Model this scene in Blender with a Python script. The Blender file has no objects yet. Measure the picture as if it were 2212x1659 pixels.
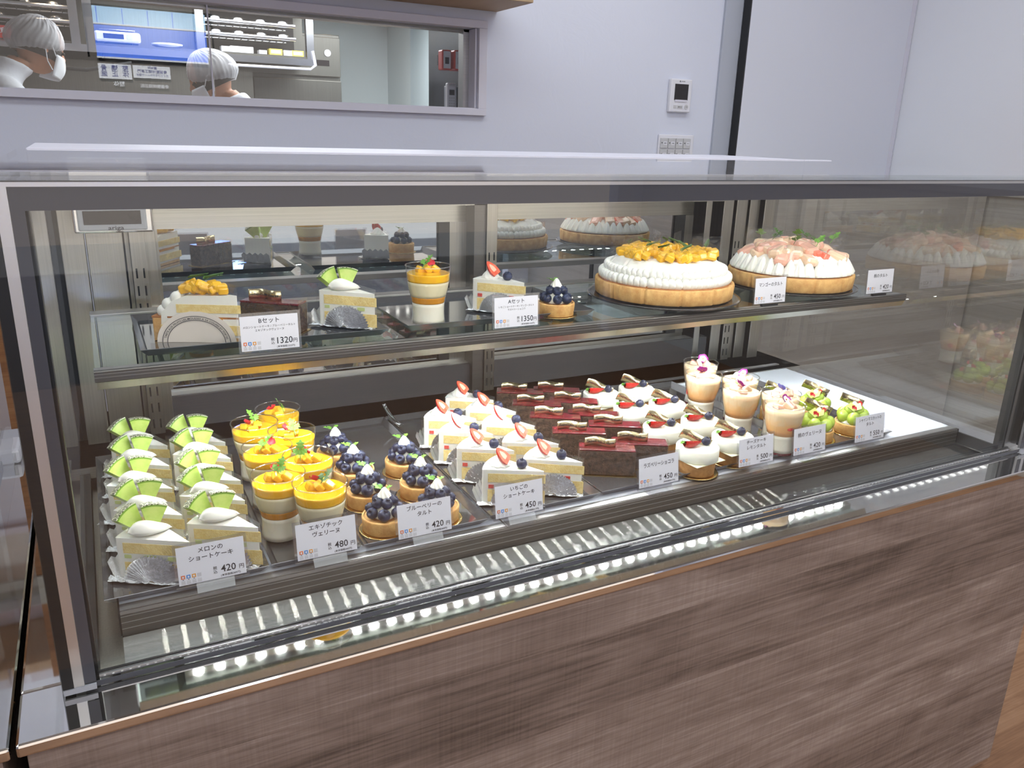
import bpy, math, random
from math import sin, cos, pi, radians as rad, sqrt, atan2
from mathutils import Matrix, Vector
random.seed(7)
SC = bpy.context.scene
COL = SC.collection

# ------------------------------------------------------------------ camera
cam_d = bpy.data.cameras.new('camera'); cam = bpy.data.objects.new('camera', cam_d); COL.objects.link(cam)
SC.camera = cam
cam_d.sensor_width = 36.0; cam_d.lens = 36.0 * 1722.3 / 2212; cam_d.clip_start = .02; cam_d.clip_end = 80
def _rot(w):
    t = sqrt(sum(a * a for a in w)); k = [a / t for a in w]
    K = Matrix(((0, -k[2], k[1]), (k[2], 0, -k[0]), (-k[1], k[0], 0)))
    return Matrix.Identity(3) + sin(t) * K + (1 - cos(t)) * (K @ K)
_R = _rot((.3075, -.4801, -.0453)) @ Matrix(((1, 0, 0), (0, 0, -1), (0, 1, 0)))
cam.matrix_world = Matrix.Translation((.1185, -.80475, 1.29)) @ Matrix((_R[0], -_R[1], -_R[2])).transposed().to_4x4()

# ------------------------------------------------------------------ world, sun, lamps, exposure
SC.view_settings.view_transform = 'Standard'; SC.view_settings.look = 'None'
SC.view_settings.exposure = 0.0; SC.view_settings.gamma = 1.0; SC.view_settings.use_curve_mapping = False
W = bpy.data.worlds.new('sky'); SC.world = W; W.use_nodes = True
_bg = W.node_tree.nodes['Background']; _bg.inputs[0].default_value = (.62, .74, 1, 1); _bg.inputs[1].default_value = 2.4
def light(name, kind, loc, energy, color=(1, 1, 1), rot=(0, 0, 0), size=None, size_y=None, spot=None, blend=.5, radius=None):
    d = bpy.data.lights.new(name, kind); d.energy = energy; d.color = color
    if kind == 'AREA':
        d.size = size
        if size_y: d.shape = 'RECTANGLE'; d.size_y = size_y
    if spot: d.spot_size = rad(spot); d.spot_blend = blend
    if radius is not None: d.shadow_soft_size = radius
    o = bpy.data.objects.new(name, d); COL.objects.link(o); o.location = loc; o.rotation_euler = rot
    return o
light('sun', 'SUN', (0, 0, 9), 42, (1, .97, .92), (rad(-52), 0, rad(8)))
light('shop_fill_light', 'AREA', (1.0, -1.3, 2.66), 38, (.93, .96, 1), size=3.2, size_y=1.6)  # added soft fill for the room, standing in for shopfront daylight
light('aisle_fill_light', 'AREA', (.7, .75, 2.66), 30, (.88, .94, 1), size=4.2, size_y=.6)  # added fill that evens and cools the back wall, no fixture
light('wall_washer_lamp', 'SPOT', (1.75, 1.35, 2.62), 9, (1, .93, .84), (rad(12), 0, 0), spot=75, blend=.9, radius=.04)
light('kitchen_fill_light', 'AREA', (1.3, 3.9, 2.01), 52, (.95, .98, 1), size=1.8, size_y=1.2)  # added fill that brightens the kitchen walls, no fixture
CYC = SC.cycles
CYC.max_bounces = 10; CYC.transparent_max_bounces = 24; CYC.glossy_bounces = 6; CYC.diffuse_bounces = 4
CYC.transmission_bounces = 6; CYC.caustics_reflective = True; CYC.sample_clamp_indirect = 6.0

# ------------------------------------------------------------------ materials
def lin(c):
    c = c / 255.0
    return c / 12.92 if c <= .04045 else ((c + .055) / 1.055) ** 2.4
def rgb(r, g, b): return (lin(r), lin(g), lin(b), 1)
class NT:
    def __init__(s, name):
        s.m = bpy.data.materials.new(name); s.m.use_nodes = True; s.t = s.m.node_tree
        s.b = s.t.nodes['Principled BSDF']; s.out = s.t.nodes['Material Output']
    def n(s, typ, **k):
        x = s.t.nodes.new(typ)
        for a, v in k.items(): setattr(x, a, v)
        return x
    def l(s, a, b): s.t.links.new(a, b)
    def coord(s, kind='Object', scale=(1, 1, 1), rot=(0, 0, 0)):
        tc = s.n('ShaderNodeTexCoord'); mp = s.n('ShaderNodeMapping')
        mp.inputs['Scale'].default_value = scale; mp.inputs['Rotation'].default_value = rot
        s.l(tc.outputs[kind], mp.inputs['Vector']); return mp.outputs[0]
    def noise(s, vec, scale, detail=4, rough=.6, dist=0):
        x = s.n('ShaderNodeTexNoise'); x.inputs['Scale'].default_value = scale; x.inputs['Detail'].default_value = detail
        x.inputs['Roughness'].default_value = rough; x.inputs['Distortion'].default_value = dist
        if vec is not None: s.l(vec, x.inputs['Vector'])
        return x.outputs['Fac']
    def ramp(s, fac, stops):
        r = s.n('ShaderNodeValToRGB'); e = r.color_ramp.elements
        e[0].position, e[0].color = stops[0][0], stops[0][1]; e[1].position, e[1].color = stops[-1][0], stops[-1][1]
        for p, c in stops[1:-1]:
            q = e.new(p); q.color = c
        s.l(fac, r.inputs[0]); return r.outputs[0]
    def bump(s, fac, strength, dist=.001):
        b = s.n('ShaderNodeBump'); b.inputs['Strength'].default_value = strength; b.inputs['Distance'].default_value = dist
        s.l(fac, b.inputs['Height']); s.l(b.outputs[0], s.b.inputs['Normal'])
    def p(s, **k):
        for a, v in k.items(): s.b.inputs[a.replace('_', ' ')].default_value = v
        return s
def mat(name, col, rough=.5, metal=0, bump=None, vary=None, scale=60, coat=0, sss=0, emit=None, spec=.5, trans=0):
    """plain procedural surface; vary = second colour mixed in by noise, bump = (scale, strength, distance)"""
    k = NT(name); k.p(Base_Color=col, Roughness=rough, Metallic=metal)
    k.b.inputs['Specular IOR Level'].default_value = spec
    if coat: k.b.inputs['Coat Weight'].default_value = coat; k.b.inputs['Coat Roughness'].default_value = .08
    if sss:
        k.b.inputs['Subsurface Weight'].default_value = sss; k.b.inputs['Subsurface Radius'].default_value = (.006, .004, .002)
        k.b.inputs['Subsurface Scale'].default_value = 1.0
    if emit: k.b.inputs['Emission Color'].default_value = emit[0]; k.b.inputs['Emission Strength'].default_value = emit[1]
    if trans: k.b.inputs['Transmission Weight'].default_value = trans
    if vary or bump: v = k.coord()
    if vary:
        f = k.noise(v, scale, 5, .6); k.l(k.ramp(f, [(.35, col), (.68, vary)]), k.b.inputs['Base Color'])
    if bump: k.bump(k.noise(v, bump[0], 4, .6), bump[1], bump[2])
    return k.m
def thin_glass(name, tint=(1, 1, 1, 1), f0=.04, rough=.0, bump=None, milk=None):
    """thin clear sheet: straight-through transmission plus a Schlick reflection"""
    k = NT(name); k.t.nodes.remove(k.b)
    tr = k.n('ShaderNodeBsdfTransparent'); tr.inputs[0].default_value = tint
    gl = k.n('ShaderNodeBsdfGlossy'); gl.inputs['Roughness'].default_value = rough; gl.inputs[0].default_value = (1, 1, 1, 1)
    lw = k.n('ShaderNodeLayerWeight'); lw.inputs[0].default_value = .5
    pw = k.n('ShaderNodeMath', operation='POWER'); pw.inputs[1].default_value = 5.0; k.l(lw.outputs['Facing'], pw.inputs[0])
    ma = k.n('ShaderNodeMath', operation='MULTIPLY_ADD'); ma.inputs[1].default_value = 1 - f0; ma.inputs[2].default_value = f0
    k.l(pw.outputs[0], ma.inputs[0])
    mx = k.n('ShaderNodeMixShader'); k.l(ma.outputs[0], mx.inputs[0]); k.l(tr.outputs[0], mx.inputs[1]); k.l(gl.outputs[0], mx.inputs[2])
    if bump:
        b = k.n('ShaderNodeBump'); b.inputs['Strength'].default_value = bump[1]; b.inputs['Distance'].default_value = bump[2]
        k.l(k.noise(k.coord(), bump[0], 3, .5), b.inputs['Height']); k.l(b.outputs[0], gl.inputs['Normal'])
    last = mx
    if milk:
        df = k.n('ShaderNodeBsdfDiffuse'); df.inputs[0].default_value = milk[0]
        m2 = k.n('ShaderNodeMixShader'); m2.inputs[0].default_value = milk[1]
        k.l(mx.outputs[0], m2.inputs[1]); k.l(df.outputs[0], m2.inputs[2]); last = m2
    k.l(last.outputs[0], k.out.inputs[0]); return k.m
def brushed(name, col, rough=.28, aniso=.0, stretch=(0, 1, 0), scale=(2, 300, 300), amt=.1):
    k = NT(name); k.p(Base_Color=col, Roughness=rough, Metallic=1.0)
    v = k.coord('Object', scale); f = k.noise(v, 1.0, 5, .65)
    mr = k.n('ShaderNodeMapRange'); mr.inputs[3].default_value = rough - amt; mr.inputs[4].default_value = rough + amt
    k.l(f, mr.inputs[0]); k.l(mr.outputs[0], k.b.inputs['Roughness'])
    k.l(k.ramp(f, [(.3, tuple(c * .82 for c in col[:3]) + (1,)), (.7, col)]), k.b.inputs['Base Color'])
    if aniso:
        k.b.inputs['Anisotropic'].default_value = aniso
        c = k.n('ShaderNodeCombineXYZ'); c.inputs[0].default_value, c.inputs[1].default_value, c.inputs[2].default_value = stretch
        k.l(c.outputs[0], k.b.inputs['Tangent'])
    return k.m
def wood(name, stops, sx=.5, plank=.13, saw=.2, axis='x'):
    """planks running along x, stacked in z (axis x) or laid in the xy plane (axis y)"""
    k = NT(name); k.p(Roughness=.55)
    tc = k.n('ShaderNodeTexCoord'); sp = k.n('ShaderNodeSeparateXYZ'); k.l(tc.outputs['Object'], sp.inputs[0])
    lng, acr = sp.outputs['X'], sp.outputs['Z' if axis == 'x' else 'Y']
    dv = k.n('ShaderNodeMath', operation='DIVIDE'); dv.inputs[1].default_value = plank; k.l(acr, dv.inputs[0])
    fl = k.n('ShaderNodeMath', operation='FLOOR'); k.l(dv.outputs[0], fl.inputs[0])
    wn = k.n('ShaderNodeTexWhiteNoise', noise_dimensions='1D'); k.l(fl.outputs[0], wn.inputs['W'])
    cb = k.n('ShaderNodeCombineXYZ'); k.l(lng, cb.inputs[0]); k.l(acr, cb.inputs[1])
    off = k.n('ShaderNodeMath', operation='MULTIPLY'); off.inputs[1].default_value = 9; k.l(wn.outputs[0], off.inputs[0]); k.l(off.outputs[0], cb.inputs[2])
    def sc(v, s):
        m = k.n('ShaderNodeMapping'); m.inputs['Scale'].default_value = s; k.l(v, m.inputs[0]); return m.outputs[0]
    grain = k.noise(sc(cb.outputs[0], (3, 150, 1)), 1, 6, .68, .6)
    patch = k.noise(sc(cb.outputs[0], (3.2, 13, 1)), 1, 5, .6, 1.2)
    sawm = k.noise(sc(cb.outputs[0], (260, 5, 1)), 1, 4, .6)
    def mx(a, b, w, op='MIX'):
        m = k.n('ShaderNodeMix', data_type='FLOAT'); m.inputs[0].default_value = w; k.l(a, m.inputs[2]); k.l(b, m.inputs[3]); return m.outputs[0]
    f = mx(mx(grain, patch, .48), wn.outputs[0], .10)
    f = mx(f, sawm, saw * .5)
    k.l(k.ramp(f, stops), k.b.inputs['Base Color']); k.bump(mx(grain, sawm, .4), .35, .0012)
    return k.m
WHITE = rgb(236, 236, 240)
M = {}
def plaster(name, col):
    k = NT(name); k.p(Base_Color=col, Roughness=.85); v = k.coord()
    k.bump(k.noise(v, 9, 6, .62, 1.5), .25, .004); return k.m
M['wall'] = plaster('wall_plaster', rgb(216, 220, 233)); M['wall_lit'] = plaster('wall_plaster_lit', rgb(240, 243, 250))  # right wall's plaster lightened in place of stronger light on it
M['trimw'] = mat('white_trim', rgb(216, 215, 226), .45); M['pale_strip'] = mat('grey_strip', rgb(178, 183, 194), .5)
M['doorw'] = mat('white_door', rgb(218, 221, 231), .5); M['ceil'] = mat('ceiling_white', rgb(235, 233, 230), .9)
M['panelwood'] = wood('grey_oak_laminate', [(.34, rgb(86, 74, 67)), (.46, rgb(128, 113, 104)), (.55, rgb(150, 135, 126)), (.7, rgb(192, 180, 171))])
M['floor'] = wood('floor_planks', [(.3, rgb(120, 84, 58)), (.5, rgb(164, 124, 92)), (.72, rgb(198, 160, 126))], plank=.3, saw=0, axis='y')
M['taupe'] = wood('taupe_board', [(.3, rgb(156, 151, 144)), (.5, rgb(178, 174, 168)), (.72, rgb(196, 192, 187))], plank=.6, saw=.1)
M['oakshelf'] = wood('oak_shelf', [(.3, rgb(140, 112, 84)), (.5, rgb(168, 140, 108)), (.72, rgb(190, 164, 132))], plank=.5, saw=0)
def brushed_sheet(name, col, lobes, rough, aniso):
    """level sheet brushed along x: several narrow anisotropic lobes whose normals lean in y, as fine grooves do"""
    k = NT(name); k.t.nodes.remove(k.b); last = None
    f = k.noise(k.coord('Object', (3, 420, 420)), 1.0, 5, .65); cr = k.ramp(f, [(.3, tuple(c * .8 for c in col[:3]) + (1,)), (.7, col)])
    for i, sl in enumerate(lobes):
        g = k.n('ShaderNodeBsdfAnisotropic'); g.inputs['Roughness'].default_value = rough; g.inputs['Anisotropy'].default_value = aniso; k.l(cr, g.inputs['Color'])
        for sock, v in (('Normal', Vector((0, -sl, 1)).normalized()), ('Tangent', Vector((1, 0, 0)))):
            c = k.n('ShaderNodeCombineXYZ')
            for q in range(3): c.inputs[q].default_value = v[q]
            k.l(c.outputs[0], g.inputs[sock])
        if last is None: last = g
        else:
            m = k.n('ShaderNodeMixShader'); m.inputs[0].default_value = 1 / (i + 1); k.l(last.outputs[0], m.inputs[1]); k.l(g.outputs[0], m.inputs[2]); last = m
    k.l(last.outputs[0], k.out.inputs[0]); return k.m
M['steel'] = brushed_sheet('brushed_steel', (.5, .49, .46, 1), (-.14, 0, .14, .30, .46, .60, .74), .145, .98)
M['steelv'] = brushed('brushed_steel_upright', (.6, .58, .53, 1), .32, .5, (1, 0, 0), (420, 420, 3))
M['steelh'] = brushed('brushed_steel_rail', (.6, .58, .52, 1), .34, .5, (0, 0, 1), (3, 420, 420))
M['polish'] = mat('polished_steel', (.74, .72, .69, 1), .035, 1); M['chrome'] = mat('chrome', (.85, .85, .86, 1), .06, 1)
M['alu'] = brushed('aluminium', (.5, .49, .48, 1), .42, 0, scale=(2, 500, 500), amt=.06)
M['aludark'] = brushed('dark_aluminium', (.2, .19, .18, 1), .4, 0, scale=(2, 700, 700), amt=.08)
M['silver'] = mat('silver_spacer', (.72, .72, .74, 1), .35, 1); M['black'] = mat('black_rubber', rgb(14, 15, 18), .45)
M['seal'] = mat('grey_print', rgb(74, 75, 84), .5); M['slot'] = mat('black_slot', rgb(8, 8, 9), .8)
M['glass'] = thin_glass('case_glass', (.965, .98, .975, 1), .045); M['sideglass'] = thin_glass('side_glass', (.92, .92, .905, 1), .14)
M['shelfglass'] = thin_glass('shelf_glass', (.86, .93, .9, 1), .05); M['winglass'] = thin_glass('window_glass', (.95, .96, .96, 1), .032)
M['mirror'] = mat('mirror_pane', (.74, .74, .75, 1), .015, 1); M['darkpanel'] = mat('charcoal_panel', rgb(44, 45, 49), .5, bump=(900, .1, .0004))
M['shelfwhite'] = mat('white_shelf', rgb(222, 228, 238), .25)
M['led'] = mat('led_lit', (1, 1, 1, 1), .5, emit=((.95, .98, 1, 1), 320)); M['ledtop'] = mat('led_lit_top', (1, 1, 1, 1), .5, emit=((1, .97, .9, 1), 480))
M['tray'] = mat('black_mirror_tray', (.055, .055, .06, 1), .07, 0, spec=.9, coat=1)
M['traysilver'] = mat('tray_rim', (.75, .75, .77, 1), .16, 1)
M['plate'] = mat('dark_plate', rgb(38, 33, 33), .18, coat=.6)
M['gold'] = mat('gold_card', (.78, .58, .24, 1), .24, 1); M['goldstrip'] = brushed('gold_strip', (.86, .72, .44, 1), .22, 0, scale=(260, 260, 6), amt=.08)
M['foil'] = NT('foil')
k = M['foil']; k.p(Base_Color=(.82, .82, .84, 1), Metallic=1.0, Roughness=.17); k.bump(k.noise(k.coord(), 190, 6, .7, .5), .8, .0016); M['foil'] = k.m
M['film'] = thin_glass('clear_film', (.98, .98, .98, 1), .075, .03, (70, .5, .004)); M['acrylic'] = thin_glass('card_sleeve', (.93, .93, .95, 1), .13, .05)
M['cup'] = thin_glass('cup_plastic', (.965, .965, .96, 1), .045, .01)
M['paper'] = mat('card_paper', rgb(222, 222, 232), .6); M['ink'] = mat('ink', rgb(34, 36, 46), .7)
M['cream'] = mat('whipped_cream', rgb(250, 248, 240), .5, sss=.12, bump=(260, .08, .0006)); M['creamw'] = mat('cheese_cream', rgb(248, 247, 234), .38, sss=.1)
def sponge(name, a, b):
    return mat(name, a, .85, vary=b, scale=170, bump=(520, .9, .0012))
M['sponge'] = sponge('yellow_sponge', rgb(252, 232, 166), rgb(240, 208, 132)); M['crust'] = mat('tart_crust', rgb(228, 184, 116), .7, vary=rgb(204, 150, 86), scale=75, bump=(420, .6, .0009))
M['crustd'] = mat('brown_tart_crust', rgb(186, 138, 84), .75, vary=rgb(158, 110, 62), scale=110, bump=(520, .6, .0009))
M['custard'] = mat('baked_filling', rgb(190, 128, 72), .65, vary=rgb(160, 98, 50), scale=60, bump=(500, .4, .0008))
M['choc'] = mat('chocolate_crumb', rgb(96, 70, 54), .75, vary=rgb(44, 30, 24), scale=150, bump=(330, 1, .003))
M['raspb'] = mat('raspberry_glaze', rgb(118, 22, 36), .12, vary=rgb(78, 14, 24), scale=90, coat=.8, bump=(240, .6, .0018))
M['bluebe'] = mat('blueberry_skin', rgb(24, 27, 44), .34, vary=rgb(58, 66, 100), scale=95, spec=.4); M['bluedk'] = mat('blueberry_crown', rgb(18, 18, 28), .7)
def berry_skin():
    k = NT('strawberry_skin'); k.p(Roughness=.2); k.b.inputs['Coat Weight'].default_value = .5
    v = k.coord(); vo = k.n('ShaderNodeTexVoronoi'); vo.inputs['Scale'].default_value = 330; k.l(v, vo.inputs['Vector'])
    k.l(k.ramp(vo.outputs['Distance'], [(.1, rgb(238, 200, 110)), (.2, rgb(206, 34, 28)), (1, rgb(196, 22, 22))]), k.b.inputs['Base Color'])
    k.bump(vo.outputs['Distance'], .5, .001); return k.m
M['straw'] = berry_skin(); M['strawin'] = mat('strawberry_flesh', rgb(232, 82, 58), .25, vary=rgb(240, 128, 98), scale=90, coat=.4)
M['strawc'] = mat('strawberry_core', rgb(246, 196, 170), .3); M['fruitred'] = mat('strawberry_filling', rgb(186, 38, 44), .3, vary=rgb(230, 110, 96), scale=120)
M['melon'] = mat('melon_flesh', rgb(206, 226, 122), .25, vary=rgb(176, 210, 92), scale=55, coat=.3, sss=.1); M['melonedge'] = mat('melon_green', rgb(112, 156, 44), .3)
def rind():
    k = NT('melon_rind'); k.p(Roughness=.6); v = k.coord(); vo = k.n('ShaderNodeTexVoronoi', feature='DISTANCE_TO_EDGE'); vo.inputs['Scale'].default_value = 330
    k.l(v, vo.inputs['Vector']); k.l(k.ramp(vo.outputs['Distance'], [(.06, rgb(222, 222, 196)), (.16, rgb(60, 72, 44)), (1, rgb(50, 62, 38))]), k.b.inputs['Base Color']); return k.m
M['rind'] = rind()
M['mango'] = mat('mango_cube', rgb(255, 204, 48), .2, vary=rgb(250, 178, 24), scale=60, coat=.5, sss=.1); M['mangojelly'] = mat('mango_jelly', rgb(255, 200, 22), .1, vary=rgb(253, 182, 8), scale=30, coat=.8, sss=.15)
M['mangosauce'] = mat('mango_sauce', rgb(206, 138, 20), .2); M['milk'] = mat('milk_pudding', rgb(238, 234, 220), .3, sss=.1); M['mousse'] = mat('pale_mousse', rgb(232, 222, 188), .35, sss=.1)
def peachjelly():
    k = NT('peach_jelly'); k.p(Roughness=.08); k.b.inputs['Coat Weight'].default_value = .6
    tc = k.n('ShaderNodeTexCoord'); sp = k.n('ShaderNodeSeparateXYZ'); k.l(tc.outputs['Object'], sp.inputs[0])
    mr = k.n('ShaderNodeMapRange'); mr.inputs[1].default_value = .036; mr.inputs[2].default_value = .088; k.l(sp.outputs['Z'], mr.inputs[0])
    nz = k.noise(k.coord(), 60, 3, .5, .8); ad = k.n('ShaderNodeMath', operation='MULTIPLY_ADD'); ad.inputs[1].default_value = .5; k.l(nz, ad.inputs[0]); k.l(mr.outputs[0], ad.inputs[2])
    k.l(k.ramp(ad.outputs[0], [(.2, rgb(252, 168, 92)), (.7, rgb(250, 200, 142)), (1, rgb(240, 214, 176)), ]), k.b.inputs['Base Color'])
    k.b.inputs['Subsurface Weight'].default_value = .15; k.b.inputs['Subsurface Radius'].default_value = (.01, .006, .003); k.b.inputs['Subsurface Scale'].default_value = 1; return k.m
M['peachjelly'] = peachjelly(); M['peach'] = mat('peach_flesh', rgb(250, 208, 186), .18, vary=rgb(248, 222, 180), scale=45, coat=.6, sss=.12); M['peachp'] = mat('pink_peach', rgb(246, 176, 160), .18, vary=rgb(250, 206, 178), scale=45, coat=.6, sss=.12)
M['grapefruit'] = mat('red_fruit_cube', rgb(242, 110, 92), .2, vary=rgb(250, 150, 120), scale=60, coat=.5); M['berrysauce'] = mat('berry_sauce', rgb(96, 14, 34), .2, coat=.5)
M['herb'] = mat('chervil_leaf', rgb(96, 150, 44), .5, vary=rgb(122, 174, 62), scale=120); M['herbd'] = mat('dark_herb', rgb(58, 92, 34), .5, vary=rgb(84, 124, 50), scale=120)
M['petal'] = mat('red_petal', rgb(218, 28, 44), .45, vary=rgb(236, 70, 80), scale=80); M['violet'] = mat('violet_petal', rgb(164, 36, 140), .45); M['violetw'] = mat('pale_petal', rgb(240, 222, 236), .5); M['bluepetal'] = mat('blue_petal', rgb(126, 128, 214), .5)
M['grape'] = mat('green_grape', rgb(168, 196, 62), .14, vary=rgb(190, 214, 92), scale=45, coat=.6, sss=.12); M['grapecut'] = mat('cut_grape', rgb(202, 220, 120), .18, coat=.5)
M['whitechoc'] = mat('white_chocolate', rgb(250, 245, 214), .35); M['doily'] = mat('paper_doily', rgb(228, 218, 208), .8); M['lacquer'] = mat('grey_plastic', rgb(168, 172, 180), .3)
M['lcd'] = mat('dark_lcd', rgb(40, 36, 38), .15); M['plastic'] = mat('white_plastic', rgb(226, 226, 232), .35); M['key'] = mat('grey_key', rgb(196, 196, 198), .5)
M['fridge'] = brushed('fridge_steel', (.17, .165, .15, 1), .4, 0, scale=(300, 300, 3), amt=.06); M['darkovn'] = mat('oven_dark', rgb(34, 31, 30), .5); M['rack'] = mat('rack_steel', (.62, .63, .66, 1), .22, 1)
M['kwall'] = mat('kitchen_wall', rgb(206, 218, 222), .7); M['kfloor'] = mat('kitchen_floor', rgb(150, 150, 150), .6); M['kpanel'] = mat('dark_partition', rgb(88, 90, 92), .22, .6)
M['red'] = mat('red_plastic', rgb(206, 62, 44), .35); M['redsign'] = mat('red_sign', rgb(204, 52, 48), .5); M['yellow'] = mat('yellow_box', rgb(216, 196, 92), .5)
M['coat'] = mat('white_coat', rgb(226, 229, 236), .8, bump=(40, .4, .004)); M['skin'] = mat('skin', rgb(186, 132, 102), .5, sss=.1); M['hair'] = mat('dark_hair', rgb(38, 30, 28), .6, bump=(300, .5, .002)); M['trouser'] = mat('grey_trousers', rgb(90, 92, 98), .8)
M['net'] = thin_glass('hair_net_fabric', (.8, .8, .82, 1), .02, .4, milk=((.86, .86, .9, 1), .42)); M['mask'] = mat('face_mask', rgb(232, 235, 240), .8)
M['bluesign'] = mat('blue_board', rgb(70, 120, 240), .5); M['signw'] = mat('white_board', rgb(238, 242, 250), .5); M['skyblue'] = mat('light_blue_board', rgb(170, 214, 250), .5); M['street'] = mat('asphalt', rgb(60, 62, 66), .9); M['facade'] = mat('facade_brown', rgb(84, 78, 74), .8); M['navy'] = mat('navy_ink', rgb(40, 48, 120), .6)
M['ledoff'] = mat('unlit_diode', (.9, .9, .9, 1), .3); M['litsteel'] = brushed('lit_fascia_steel', (.8, .76, .66, 1), .25, 0, scale=(300, 3, 3), amt=.05)  # fascia steel: warm reflection of the lit cakes put into its colour
M['cuprim'] = thin_glass('cup_rim', (.9, .9, .9, 1), .22, .05); M['melonfill'] = mat('melon_filling', rgb(196, 206, 140), .4); M['trayrim'] = mat('black_tray_rim', (.2, .2, .21, 1), .16, .7)
M['oakbrown'] = wood('brown_oak', [(.3, rgb(104, 66, 38)), (.5, rgb(146, 98, 60)), (.72, rgb(176, 128, 86))], plank=.09, saw=0)
M['orange'] = mat('orange_icon', rgb(214, 110, 62), .6); M['blue'] = mat('blue_icon', rgb(74, 136, 208), .6); M['amber'] = mat('amber_icon', rgb(216, 150, 64), .6); M['grey'] = mat('grey_icon', rgb(200, 200, 208), .6)
M['lamp'] = mat('lamp_lit', (1, .8, .55, 1), .5, emit=((1, .72, .42, 1), 16)); M['cable'] = mat('black_cable', rgb(40, 40, 42), .5); M['deck'] = M['polish']

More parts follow.
